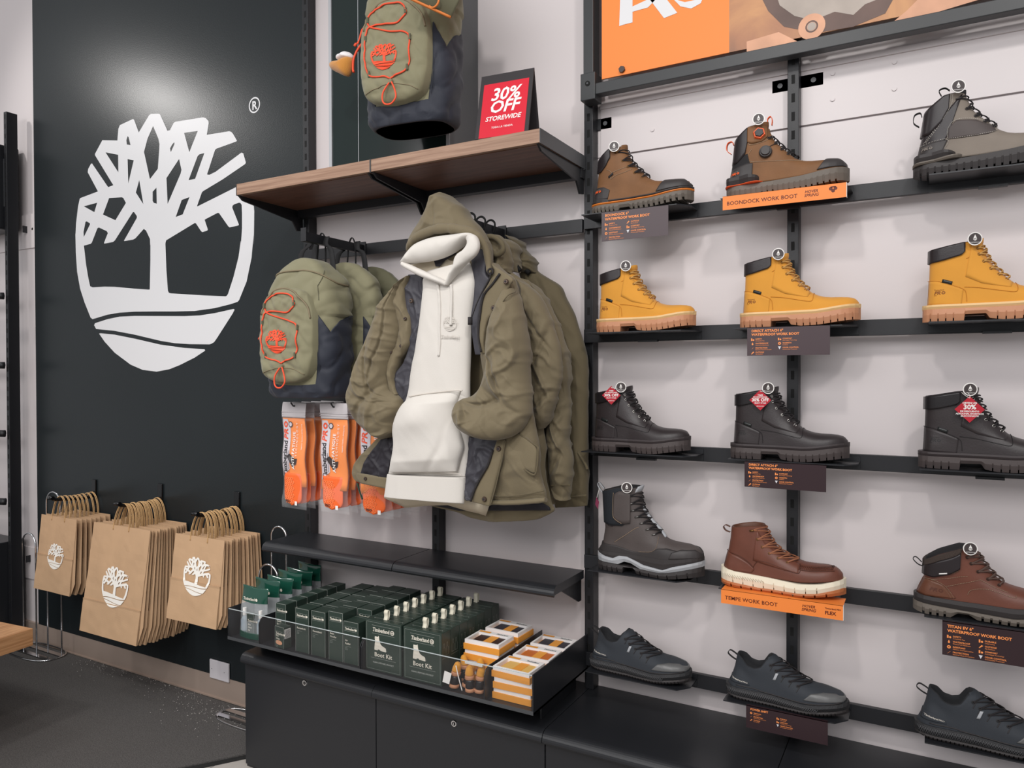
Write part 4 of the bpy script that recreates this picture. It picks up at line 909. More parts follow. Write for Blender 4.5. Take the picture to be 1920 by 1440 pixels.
for x, h in ((.0, .597), (1.2175, .597)):
    g = G().use(M_BLKSAT); g.prism([(-.420, .486), (-.050, .486), (-.050, h), (-.420, h)], x, x + .0035, 'x'); g.build('side_panel', t, world=True)
for x in (.153, .604, .610, 1.062):
    g = G().use(M_BLKSAT); g.prism([(-.419, .4926), (-.058, .4926), (-.058, .586), (-.395, .586), (-.410, .580), (-.419, .565)], x, x + .0025, 'x'); g.build('divider', t, world=True)
for x0, x1 in ((.004, .6035), (.6135, 1.217)):
    g = G().use(M_ACR); g.box(x0, x1, -.4195, -.4165, .497, .594); o = g.build('acrylic_front', t, world=True)
    g = G().use(M_ACE); g.box(x0, x1, -.4197, -.4163, .594, .5954); e = g.build('bright_edge', t, world=True)
g = G().use(M_GREY); g.box(0, 1.221, -.4215, -.4198, .486, .4968); g.build('front_lip', t, world=True)
g = G().use(M_BLKSAT)
for x in (.03, .60, 1.18): g.prism([(-.06, .42), (-.30, .4201), (-.30, .4859), (-.06, .4859)], x, x + .005, 'x')
g.build('riser', t, world=True)

def label_plane(g, o, ax, up, tris, m):
    g.use(m); o = Vector(o); ax = Vector(ax); up = Vector(up); g.flat(tris, lambda x, y: o + ax * x + up * y)
WM_, WL_ = wordmark(1.0)
def word(h): return shift(WM_, 0, 0, h)
BOOTICON = [(0, 0), (.30, 0), (.30, .06), (.46, .06), (.52, -.0), (1.0, -.02), (1.0, .10), (.98, .22), (.90, .27), (.70, .33), (.55, .42), (.46, .60), (.40, .80), (.40, .90), (.36, 1.0), (.30, .92), (.04, .92), (.03, .80), (.06, .6), (.03, .4), (.0, .14)]
def kit(label, x0, y0, h=.158, w_=.141, d=.047):
    t = thing('gift_box', label, 'box', (x0, y0, TB), group='dark green boot kit boxes with ribbon loops')
    g = G().use(M_BOX); g.box(0, w_, 0, d, 0, h, .001)
    F = lambda tr, m: label_plane(g, (0, -.0003, 0), (1, 0, 0), (0, 0, 1), tr, m)
    for r in ((.005, w_ - .005, h - .0065, h - .006), (.005, w_ - .005, .005, .0055), (.005, .0055, .005, h - .006), (w_ - .0055, w_ - .005, .005, h - .006), (.026, w_ - .026, .142, .1426), (.026, w_ - .026, .117, .1176), (.022, w_ - .022, .040, .0406)): F(rect2(*r), M_LINE)
    F(shift(word(.0125), w_ / 2 - WL_ * .0125 / 2 - .008, .1235), M_BOXL); F(shift(disc2(0, 0, .0075, 20), w_ / 2 + WL_ * .0125 / 2 + .003, .1285), M_BOXL); F(shift(EMBLEM, w_ / 2 + WL_ * .0125 / 2 + .003, .1285, .011), M_BOX)
    F(shift(fill2([BOOTICON]), .036, .066, .046), M_BOXL); F(shift(fill2([[(-.02, 0), (.04, -.0), (.0, .03)]]), .040, .100, .02), M_LINE)
    F(rect2(.037, .051, .1025, .1035), M_LINE); F(rect2(.040, .086, .0685, .0692), M_LINE)
    F(shift(text('Boot Kit', .019, .012, 0, 'CENTER', 1.05), w_ / 2, .046), M_BOXL); F(shift(text('CLEAN | RESTORE | PROTECT', .0062, .02, 0, 'CENTER'), w_ / 2, .025), M_LINE)
    # side art: two outline bottles
    S_ = lambda tr, m: label_plane(g, (w_ + .0003, 0, 0), (0, 1, 0), (0, 0, 1), tr, m)
    for c in (.012, .030):
        for r in ((c - .006, c - .0055, .088, .108), (c + .0055, c + .006, .088, .108), (c - .006, c + .006, .0875, .088), (c - .003, c - .0025, .112, .124), (c + .0025, c + .003, .112, .124), (c - .003, c + .003, .124, .1245)): S_(rect2(*r), M_LINE)
        S_(([(c - .006, .108), (c - .0055, .108), (c - .0025, .113), (c - .003, .113)], [(0, 1, 2, 3)]), M_LINE); S_(([(c + .006, .108), (c + .0055, .108), (c + .0025, .113), (c + .003, .113)], [(0, 1, 2, 3)]), M_LINE)
    S_(rect2(.002, .042, .080, .0805), M_LINE)
    # closing slit on the lid
    T_ = lambda tr, m: label_plane(g, (0, 0, h + .0003), (1, 0, 0), (0, 1, 0), tr, m)
    T_(rect2(.020, w_ - .012, .022, .0228), M_LINE); T_(disc2(.020, .0224, .0018, 10), M_LINE); T_(disc2(w_ - .012, .0224, .0018, 10), M_LINE)
    g.build('carton', t, recalc=False)
    g = G().use(M_RIB); k = [(0, .0), (.004, .012), (.002, .024), (.007, .030), (.013, .026), (.012, .012), (.008, 0)]
    R = [[Vector((w_ / 2 - .004 + yy, .0225 + (x_ - .006) * 1.0, h + z_)) for yy in (-.0075, .0075)] for x_, z_ in catmull(k, 4)]
    g.grid(R); o = g.build('ribbon_loop', t, solid=.0012); o['label'] = 'cream ribbon pull loop'
    return t
kp = None
rw = ['front', 'second', 'third', 'fourth', 'fifth', 'sixth', 'rearmost']
for c, xk in enumerate((.6145, .764)):
    for r in range(7):
        lab = '%s boot kit box of the %s column in the tray' % (rw[r], 'left' if c == 0 else 'right')
        y = -.402 + r * .0485; x = xk + random.uniform(-.001, .001)
        if kp is None: kp = kit('dark green ' + lab, x, y)
        else: q = dup(kp, (x, y, TB), (0, 0, 0), 'dark green ' + lab)
# slim cartons
def slim(label, x0, y0, w_, d, h, title, group, band=None, sub='12 oz', grp=True):
    t = thing('shoe_care_box', label, 'box', (x0, y0, TB), group=group)
    g = G().use(M_BOX); g.box(0, w_, 0, d, 0, h, .001)
    F = lambda tr, m: label_plane(g, (0, -.0003, 0), (1, 0, 0), (0, 0, 1), tr, m)
    e = .0007
    for r in ((0, w_, h - e, h), (0, e, 0, h), (w_ - e, w_, 0, h), (.003, w_ - .006, h - .0165, h - .016), (.003, w_ - .006, h - .031, h - .0305)): F(rect2(*r), M_LINE)
    hh = .0078; F(shift(word(hh), .005, h - .027), M_BOXL); F(shift(disc2(0, 0, .0038, 14), .005 + WL_ * hh + .005, h - .0238), M_BOXL)
    for i, ln in enumerate(title): F(shift(text(ln, .0085, .015), .006, h * .53 - i * .010), M_BOXL)
    n = len(title); F(rect2(.006, w_ * .5, h * .53 - n * .010 + .003, h * .53 - n * .010 + .0035), M_LINE)
    for i in range(2): F(shift(text(sub, .0042, .01), .006, h * .53 - n * .010 - .003 - i * .005), M_LINE)
    if band: F(shift(([(p[0] * 1.6, p[1] * .7) for p in disc2(0, 0, 1, 20)[0]], disc2(0, 0, 1, 20)[1]), w_ * .45, .018, .011), M_LEA)
    T_ = lambda tr, m: label_plane(g, (0, 0, h + .0003), (1, 0, 0), (0, 1, 0), tr, m)
    T_(rect2(0, w_, 0, e), M_LINE); T_(rect2(0, w_, d * .8, d * .8 + e), M_LINE)
    g.build('carton', t, recalc=False); return t
cols = [(.310, .060, .146, ['Renewbuck'], 'left of the two nubuck restorer columns'), (.382, .061, .148, ['Renewbuck'], 'right nubuck restorer column'), (.4585, .060, .158, ['Balm', 'Proofer'], 'balm proofer column'), (.5225, .060, .158, ['Air', 'Raider'], 'short front air raider column')]
for c, (x0, w_, h, ti, nm_) in enumerate(cols):
    p_ = None; hh = [h, h + .006, h - .004, h + .008, h + .002]
    for r in range(5):
        y = -.401 + r * .0675; h_ = .136 if (c == 3 and r == 0) else h
        lab = 'slim dark green box, %s of the %s' % (['front', 'second', 'third', 'fourth', 'rearmost'][r], nm_)
        gname = 'slim dark green shoe care boxes'
        if p_ is None or (c == 3 and r == 1): p_ = slim(lab, x0 + (0 if r == 0 else .0), y, w_, .064, h_, ti, gname)
        else: dup(p_, (x0 + random.uniform(-.0015, .0015), y + random.uniform(0, .002), TB), (0, 0, random.uniform(-.006, .006)), lab)
p_ = None
for r in range(6):
    y = -.372 + r * .0505; lab = 'narrow dark green brush box, %s in its column beside the clear pouches' % ['front', 'second', 'third', 'fourth', 'fifth', 'rearmost'][r]
    if p_ is None: p_ = slim(lab, .186, y, .048, .048, .136, ['Suede', 'Brush'], 'narrow brush boxes', band=True)
    else: dup(p_, (.186 + random.uniform(-.002, .002), y, TB), (0, 0, 0), lab)
kx = slim('small dry clean kit box with barcode in front of the brush boxes', .218, -.4055, .047, .032, .072, ['Dry', 'Clean', 'Kit'], None, band=True); kx.rotation_euler = (0, 0, -.12)
g = G().use(M_TAGW); g.box(.0473, .0476, .003, .028, .034, .066); g.use(M_BLK)
for i in range(10): g.box(.0477, .0478, .006 + .0, .025, .036 + i * .0028, .0372 + i * .0028)
g.build('barcode_label', kx)

# green topped clear pouches
M_GP = mat('green_film', (.008, .058, .038, 1), .12, coat=.6); M_CLR = mat('clear_film', (.9, .95, .97, 1), .08, alpha=.16)
M_MIST = mat('misted_bottle', srgb(176, 190, 200), .3, trans=.3); M_GBX = mat('slate_green_box', srgb(74, 92, 92), .4)
def pouch(label, x, y, hgt, rz, lean):
    t = thing('travel_kit_pouch', label, 'pouch', (x, y, TB), rz, group='clear pouches with green tops'); W_ = .066
    def wall(z0, z1, m, nm_, extra=0):
        g = G().use(m); R = []
        for i in range(9):
            z = z0 + (z1 - z0) * i / 8; q = z / hgt; th = .022 * (1 - q) ** .8 + .0008 + extra; ww = W_ * (1 - .05 * math.sin(PI * q)) + extra; dy = lean * q * q
            wav = .004 * math.sin(9 * q + x * 40) * q
            R.append([Vector((ww * math.cos(a) * 1.0 if abs(math.cos(a)) < .98 else ww * (1 if math.cos(a) > 0 else -1), dy + wav * math.cos(a) - th * math.sin(a), z + (.006 * abs(math.cos(a)) * q))) for a in [2 * PI * k / 28 for k in range(28)]])
        g.grid(R, True, i == 99, True); return g.build(nm_, t)
    wall(0, .020, M_GP, 'green_base', .0005); wall(.020, hgt * .70, M_CLR, 'clear_body'); o = wall(hgt * .70, hgt, M_GP, 'green_top'); o['label'] = 'translucent green top'
    g = G().use(M_BOXL); R = lambda a, b: Vector((-.046 + a, lean * .6 - .0095 + (b * -.0), hgt * .755 + b))
    g.flat(shift(word(.0105), .0, 0), R); g.flat(shift(disc2(0, 0, .0055, 16), WL_ * .0105 + .008, .0045), R); g.build('wordmark', t, recalc=False)
    return t
def bottle(lab, x, y, h):
    t = thing('spray_bottle', lab, 'bottle', (x, y, TB + .004))
    g = G().use(M_MIST); prof = [(0, .014), (.004, .016), (h * .55, .016), (h * .68, .008), (h * .72, .007)]
    g.grid([[(r * math.cos(2 * PI * k / 16), r * math.sin(2 * PI * k / 16) * .7, z) for k in range(16)] for z, r in prof], True, True, True); g.build('body', t)
    g = G().use(M_TAGW); g.disc((0, 0, h * .72), (0, 0, 1), .0065, h * .28, 14); g.build('cap', t)
pouch('green topped travel kit pouch, frontmost, showing bottles inside', .079, -.375, .170, .02, .012)
bottle('small misted bottle at the left inside the front pouch', .038, -.378, .095); bottle('small misted bottle at the right inside the front pouch', .118, -.378, .095)
b = slim('small slate box inside the front pouch', .062, -.390, .034, .018, .085, ['Dry', 'Clean', 'Kit'], None)
for i, (dx, hh, rz, ln) in enumerate(((.018, .186, -.02, .004), (.014, .180, .05, .014), (.022, .190, -.04, .004), (.000, .184, .05, .010), (.008, .196, -.06, .003))):
    pouch('green topped pouch in the tray, %s behind the front one' % ['first', 'second', 'third', 'fourth', 'last'][i], .077 + dx * .4, -.318 + i * .053, hh, rz, ln)

# wallet gift boxes
M_WBX = mat('orange_carton', srgb(232, 156, 62), .5); M_WLID = mat('white_lid', srgb(236, 232, 230), .45)
def wallet(label, x, y, z, wm, rz=0, lid=True, win=True, sash=M_WBX):
    t = thing('wallet_box', label, 'box', (x, y, z), rz, group='orange and white wallet gift boxes'); W_, D_, h1, h2 = .126, .098, .018, .012
    g = G().use(M_WBX); g.box(-W_ / 2, W_ / 2, -D_ / 2, D_ / 2, 0, h1); g.build('orange_base', t)
    g = G().use(M_WLID); L_ = W_ / 2 - .003; K = D_ / 2 - .003
    if not win: g.box(-L_, L_, -K, K, h1, h1 + h2)
    else:
        for a, b, c, d in ((-L_, L_, -K, -K + .006), (-L_, L_, K - .020, K), (-L_, -L_ + .007, -K + .006, K - .020), (L_ - .007, L_, -K + .006, K - .020)): g.box(a, b, c, d, h1, h1 + h2)
    g.build('white_lid', t)
    if win:
        g = G().use(M_WBX); g.flat(rect2(-L_ + .004, -L_ + .044, K - .016, K - .004), lambda x_, y_: (x_, y_, h1 + h2 + .0003)); g.use(M_BLK); g.flat(shift(word(.0075), .006, K - .014), lambda x_, y_: (x_, y_, h1 + h2 + .0003)); g.build('lid_print', t, recalc=False)
        g = G().use(wm); g.box(-L_ + .016, L_ - .009, -K + .008, K - .022, h1, h1 + .007, .002); o = g.build('wallet', t)
        g = G().use(sash); g.box(-.006, .022, -K + .0075, K - .0215, h1 + .0072, h1 + .0078); g.build('paper_sash', t)
    return t
WT = {k: leather('wallet_' + k, c, .5) for k, c in dict(tan=(214, 164, 84), orange=(196, 104, 40), navy=(52, 48, 56), brown=(60, 38, 32), wheat=(226, 180, 100)).items()}
def stack(x, y, n, wm, lb, jit=.003, dz=0):
    for i in range(n):
        last = i == n - 1
        wallet('%s wallet gift box of the %s' % (('topmost' if last else ['bottom', 'second lowest', 'third lowest', 'fourth lowest'][i]), lb), x + (random.uniform(-jit, jit) if i else 0), y + (random.uniform(0, jit)), TB + i * .0302, wm, random.uniform(-.03, .03), win=last)
stack(1.136, -.345, 3, WT['wheat'], 'front right stack in the tray')
stack(1.139, -.238, 3, WT['orange'], 'middle right stack in the tray'); stack(1.142, -.128, 3, WT['navy'], 'rear right stack in the tray')
stack(.990, -.268, 4, WT['brown'], 'left stack behind the small knitted boots', .002); stack(.990, -.150, 4, WT['navy'], 'rear left stack beside the boot kits', .002)

# small boot key rings lying in the front compartment
def key_boot(label, loc, rot, s_=1.0):
    t = thing('boot_key_ring', label, 'key ring', loc, 0, group='small yellow boot key rings in the tray'); t.rotation_euler = rot; t.scale = (s_, s_, s_)
    def blob(prof, m, nm_):
        g = G().use(m); g.grid([[Vector((rx * math.cos(a) + dx, ry * math.sin(a), z)) for a in [2 * PI * k / 18 for k in range(18)]] for z, rx, ry, dx in prof], True, True, True); return g.build(nm_, t)
    blob([(0, .013, .010, 0), (.002, .015, .012, 0), (.009, .015, .012, 0), (.011, .013, .010, 0)], GUM, 'heel_block')
    blob([(.0111, .012, .0095, 0), (.014, .0135, .011, 0), (.032, .0125, .0105, .001), (.0365, .0115, .009, .001)], BLKC, 'dark_cuff')
    blob([(.0366, .0125, .009, .001), (.039, .0145, .011, .001), (.047, .0145, .011, .002), (.049, .013, .010, .002)], GUM, 'sole')
    blob([(.0491, .0125, .0095, .002), (.052, .0135, .0105, .002), (.062, .0125, .010, .003), (.070, .0105, .0085, .004), (.076, .007, .006, .004), (.0785, .002, .002, .004)], YEL, 'upper')
    return t
for i, (x, y, r) in enumerate(((.942, -.392, (.05, .10, .5)), (.972, -.372, (.0, .22, .2)), (1.000, -.395, (.04, -.06, .1)), (1.026, -.388, (-.03, .05, .0)), (1.040, -.360, (.05, 0, .3)), (.950, -.340, (0, .1, 2.8)), (.995, -.335, (0, -.1, 3.2)))):
    key_boot('small yellow boot key ring with gum sole, %s in the tray' % ['leftmost', 'second from the left', 'middle', 'second from the right', 'rightmost', 'rear left', 'rear middle'][i], (x, y, TB + .003), r, 1.0)
g = G().use(M_TAGW)
for i, (a, b, hh) in enumerate((((.918, -.4135, .524), (.944, -.412, .551), .014),)):
    g.add([(.915, -.413, .515), (.938, -.412, .512), (.946, -.411, .545), (.922, -.412, .549)], [(0, 1, 2, 3)])
o = g.build('price_ticket', None, recalc=False, solid=.0006); tag(o, 'white price ticket hanging beside the small boot key rings', 'ticket')
g = G().use(M_TAGW); g.box(.985, 1.045, -.4005, -.394, .578, .586, .001); o = g.build('tag_pin_strip', None); tag(o, 'white paper strip lying across the boot key rings', 'strip')
g = G().use(M_TAGW); g.tube(catmull([(.962, -.412, .572), (.970, -.413, .545), (.978, -.413, .520), (.984, -.413, .503)], 4), .0016, 6); o = g.build('ribbon_string'); tag(o, 'white string hanging down between the boot key rings', 'string')
# ---------------------------------------------------------------- paper bags on wall hooks
M_KRAFT = mat('kraft_paper', srgb(188, 154, 120), .74, bump=.12, bscale=60, var=.05, vscale=9); M_KRAFTD = mat('twisted_paper', srgb(196, 158, 110), .75, bump=.6, bscale=500); M_HOOK = mat('gloss_black_hook', (.006, .006, .007, 1), .12)
M_PRW = mat('white_paper_ink', srgb(240, 236, 228), .6)
def paper_bag(label, group, loc, W_, H_, em, emz, fold, rot):
    t = thing('paper_bag', label, 'bag', loc, 0, group); t.rotation_euler = rot
    g = G().use(M_KRAFT)                       # origin at the middle of the top edge, hanging down
    def sheet(y0, y1, z0, z1, b=.0, n=14, m=18, bow=0):
        F = []; 
        for i in range(m + 1):
            q = i / m; z = z0 + (z1 - z0) * q; row = []
            for k in range(n + 1):
                x = -W_ / 2 + W_ * k / n; wv = .0022 * noise.noise(Vector((x * 9 + W_ * 7, z * 7, 3))) + .0016 * (noise.noise(Vector((x * 25, z * 25, 8))))
                cr = .0016 * math.exp(-((z + fold) / .004) ** 2)
                row.append(Vector((x, wv - bow * math.sin(PI * q) - cr, z)))
            F.append(row)
        R = [[p + Vector((0, y0, 0)) for p in r] + [p + Vector((0, y1, 0)) for p in reversed(r)] for r in F]; g.grid(R, True, True, True, sm=False)
    sheet(-.0016, .0016, 0, -H_); sheet(-.0048, -.0018, -fold, -H_)
    g.build('paper_body', t)
    g = G().use(M_KRAFT); g.add([(W_ / 2, .0012, -.01), (W_ / 2 + .0, -.0012, -.01), (W_ / 2 + .001, .0008, -H_ * .62), (W_ / 2 + .012, .010, -H_ * .84), (W_ / 2 - .002, .004, -H_)], [(0, 1, 2), (0, 2, 3), (2, 3, 4), (0, 3, 4)])
    g.build('side_gusset', t)
    for yy in (-.0028, .0028):
        g = G().use(M_KRAFTD); hw_ = .052 if W_ < .35 else .055; hz = .098
        g.tube(catmull([(-hw_, yy, -.02), (-hw_ * .96, yy, .03), (-hw_ * .62, yy, .078), (0, yy, hz), (hw_ * .62, yy, .078), (hw_ * .96, yy, .03), (hw_, yy, -.02)], 5), .0021, 6); g.build('handle', t)
    if em:
        g = G().use(M_PRW); f = lambda x, z: Vector((x, -.0075 if z < -fold else -.0042, z)); g.flat(shift(EMBLEM, .01, emz, em), f); g.flat(ring2(em * .52, emz + em * .32, em * .022, em * .03, 12), f); o = g.build('printed_emblem', t, recalc=False); o['label'] = 'white printed tree emblem'
    return t
def wall_hook(label, x, z):
    t = thing('bag_hook', label, 'hook', (x, 0, z))
    g = G().use(M_HOOK); g.box(x - .017, x + .017, -.020, -.0125, z - .075, z + .05, .003); g.build('plate', t, world=True)
    g = G().use(M_HOOK); g.tube(catmull([(x, -.02, z - .03), (x, -.08, z - .036), (x, -.17, z - .026), (x, -.212, z - .020), (x, -.222, z - .008)], 4), .008, 8); g.build('arm', t, world=True)
    g = G().use(M_HOOK); g.tube([(x - .016, -.224, z - .012), (x + .016, -.224, z - .012)], .0095, 10); g.build('tip', t, world=True)
hk = [(-1.45, .855), (-.937, .870), (-.423, .872)]
for (x, z), l in zip(hk, ('glossy black wall hook holding the left bundle of paper bags', 'glossy black wall hook holding the large middle paper bags', 'glossy black wall hook holding the right bundle of paper bags')): wall_hook(l, x, z)
ordn = ['frontmost', 'second from the front', 'third from the front', 'fourth from the front', 'fifth from the front', 'sixth from the front', 'seventh from the front', 'eighth from the front', 'ninth from the front', 'tenth from the front', 'eleventh from the front', 'twelfth from the front', 'thirteenth from the front', 'fourteenth from the front']
for (x, z), W_, H_, n, em, emz, fold, y0, nm_, ln0, ztop in ((hk[0], .292, .352, 8, .118, -.185, .185, -.188, 'left bundle', .10, .748), (hk[1], .405, .478, 14, .172, -.262, .335, -.205, 'large middle bundle', .145, .757), (hk[2], .300, .345, 12, .152, -.158, .180, -.205, 'right bundle', .12, .764)):
    p_ = None
    for i in range(n):
        q = i / (n - 1); y = y0 + (-.028 - y0) * q; lean = -ln0 * (1 - q) ** 1.1; xr = x + (0 if i == 0 else random.uniform(-.006, .006)); ang = (lean, random.uniform(-.006, .006) if i else .0, random.uniform(-.008, .008) if i else 0)
        zt = ztop - .016 * 0 - .006 * math.sin(q * 3) + (0 if i == 0 else random.uniform(-.003, .003))
        lab = 'brown paper carrier bag on the wall, %s in the %s' % (ordn[i], nm_)
        if i == 0: front = paper_bag(lab + ', tree emblem showing', 'paper bags of the ' + nm_, (xr, y, zt), W_, H_, em, emz, fold, ang)
        elif i == 1: p_ = paper_bag(lab, 'paper bags of the ' + nm_, (xr, y, zt), W_, H_, 0, 0, fold, ang)
        else: dup(p_, (xr, y, zt), ang, lab)

# ---------------------------------------------------------------- chrome loop stands
def loop_stand(label, cx, cy, rx, ry, loops):
    t = thing('chrome_loop_stand', label, 'stand', (cx, cy, .011))
    g = G().use(M_CHROME)
    g.tube([(cx + rx * math.copysign(abs(math.cos(a)) ** .7, math.cos(a)), cy + ry * math.copysign(abs(math.sin(a)) ** .7, math.sin(a)), .016) for a in [2 * PI * k / 56 for k in range(56)]], .0038, 8, closed=True)
    g.build('base_ring', t, world=True)
    for yy in (-ry * .35, ry * .35):
        g = G().use(M_CHROME); g.box(cx - rx * .98, cx + rx * .98, cy + yy - .012, cy + yy + .012, .0165, .0185); g.build('base_bar', t, world=True)
    for (xa, ya, xb_, yb2, h) in loops:
        g = G().use(M_CHROME); r = math.hypot(xb_ - xa, yb2 - ya) / 2; P = [Vector((xa, ya, .0185)), Vector((xa, ya, h - r))]
        for k in range(1, 12):
            a = PI * k / 12; P.append(Vector(((xa + xb_) / 2 - (xb_ - xa) / 2 * math.cos(a), (ya + yb2) / 2 - (yb2 - ya) / 2 * math.cos(a), h - r + r * math.sin(a))))
        P += [Vector((xb_, yb2, h - r)), Vector((xb_, yb2, .0185))]; g.tube(P, .0042, 8); g.build('wire_loop', t, world=True)
loop_stand('chrome wire loop stand on the floor left of the paper bags', -1.80, -.112, .185, .085, [(-1.862, -.140, -1.742, -.140, .625), (-1.742, -.085, -1.620, -.085, .835)])
loop_stand('chrome wire loop stand half hidden behind the black cabinet', -.215, -.115, .195, .065, [(-.165, -.130, -.060, -.130, .672), (-.142, -.085, -.060, -.085, .815)])
g = G().use(mat('white_outlet_plastic', srgb(206, 202, 206), .5)); a = at(395, 1231, -.02); b = at(432, 1268, -.02); g.box(-.600, -.478, -.022, -.0145, .088, .170, .002)
t = thing('wall_outlet_cover', 'blank white cover plate at the skirting below the right bag bundle', 'cover', (-.557, -.018, .072)); g.build('plate', t, world=True)
g = G().use(M_GREY)
for x, z in ((-.585, .13), (-.505, .128)): g.disc((x, -.022, z), (0, -1, 0), .0018, .0006, 8)
g.build('screw', t, world=True)

# ---------------------------------------------------------------- far left edge: table, rack pieces
t = thing('wooden_table', 'corner of an oak topped display table at the lower left edge', 'table', (-1.25, -.95, 0), .10)
g = G().use(M_OAK); g.box(-.70, .35, -.60, .335, .350, .418, .002); g.build('table_top', t)
g = G().use(M_BLK)
for x, y in ((-.6, .25), (.17, -.5)): g.box(x, x + .05, y, y + .05, .012, .350)
g.build('leg', t)
t = thing('dark_fixture', 'black low fixture body behind the table at the left edge', 'fixture', (-2.5, -.3, 0))
g = G().use(M_BLKSAT); g.box(-2.9, -2.075, -.42, -.02, .0, .545, .003); g.build('body', t, world=True)
t = thing('hanging_fixture', 'black hanging display at the upper left edge', 'fixture', (-2.2, -.2, 2.2))
g = G().use(M_BLKSAT); g.box(-2.6, -2.085, -.20, -.02, 2.19, 2.635, .01); g.build('body', t, world=True)
g = G().use(M_GREY); g.box(-2.0849, -2.0689, -.10, -.07, 2.31, 2.56); g.build('end_plate', t, world=True)
for i, z in enumerate((1.835, 1.475, 1.12, .765)):
    g = G().use(M_BLK); g.tube([(-2.7, -.145, z), (-2.06, -.145, z), (-2.035, -.138, z), (-2.03, -.131, z)], .020, 8, flat=.9); o = g.build('rack_bar'); tag(o, 'black flat rack bar reaching off the left edge, %s of four' % ['uppermost', 'second from the top', 'third from the top', 'lowest'][i], 'rail')
# ---------------------------------------------------------------- light box, sale sign and bits on the wooden shelf
t = thing('shadow_box', 'dark green fronted display box with grey frame behind the upper backpack', 'display box', (.527, -.09, 2.108))
g = G().use(mat('green_black_glass', (.010, .018, .017, 1), .15)); g.box(.278, .776, -.176, -.17, 2.108, 3.3); g.build('front_panel', t, world=True)
M_ALU = mat('grey_aluminium', (.105, .108, .112, 1), .4, metal=.2); M_ALUL = mat('light_aluminium', (.45, .46, .48, 1), .35, metal=.4)
g = G().use(M_ALU); g.box(.776, .789, -.179, -.002, 2.108, 3.3); g.box(.265, .776, -.17, -.002, 2.108, 3.3); g.build('frame', t, world=True)
g = G().use(M_ALUL); g.box(.265, .278, -.181, -.1705, 2.108, 3.3); g.box(.7765, .7895, -.1815, -.1795, 2.108, 3.3); g.box(.399, .401, -.1775, -.176, 2.108, 3.3); g.build('bright_edge', t, world=True)
M_SIGNB = mat('sign_black_card', srgb(46, 42, 44), .5); M_SRED = mat('sign_red', srgb(206, 26, 48), .45)
t = thing('sale_sign', 'red and black folding sale sign standing on the wooden shelf', 'sign', (1.08, -.30, 2.1078), .10)
def lean(x, z, off=0): k = .23; return Vector((x, -.055 + z * k - off, z * .97))
g = G().use(M_SIGNB); H_ = .205; W2 = .084
g.add([lean(-W2, 0), lean(W2, 0), lean(W2, H_), lean(-W2, H_)] + [lean(-W2, 0, -.003), lean(W2, 0, -.003), lean(W2, H_, -.003), lean(-W2, H_, -.003)], [(0, 1, 2, 3), (7, 6, 5, 4), (0, 4, 5, 1), (1, 5, 6, 2), (2, 6, 7, 3), (3, 7, 4, 0)]); g.build('front_board', t)
g = G().use(M_SIGNB); bk = lambda x, z: Vector((x, .040 - z * .23 , z * .97))
g.add([bk(-W2, 0), bk(W2, 0), bk(W2, H_), bk(-W2, H_)], [(0, 1, 2, 3)]); g.build('rear_board', t, solid=.003)
g = G().use(M_SRED); g.flat(rect2(-W2 + .012, W2 - .012, .0, H_ - .030), lambda x, z: lean(x, z, .0006)); g.use(M_TAGW)
for tx, s_, z_, sh in (('30%', .056, .118, .2), ('OFF', .054, .078, .2), ('STOREWIDE', .0205, .052, .2), ('TODA LA TIENDA', .0085, .027, 0)): g.flat(shift(text(tx, s_, .022 if s_ > .01 else .01, sh, 'CENTER', .98), 0, z_), lambda x, z: lean(x, z, .0012))
o = g.build('red_print', t, recalc=False); o['label'] = 'red panel with white lettering'

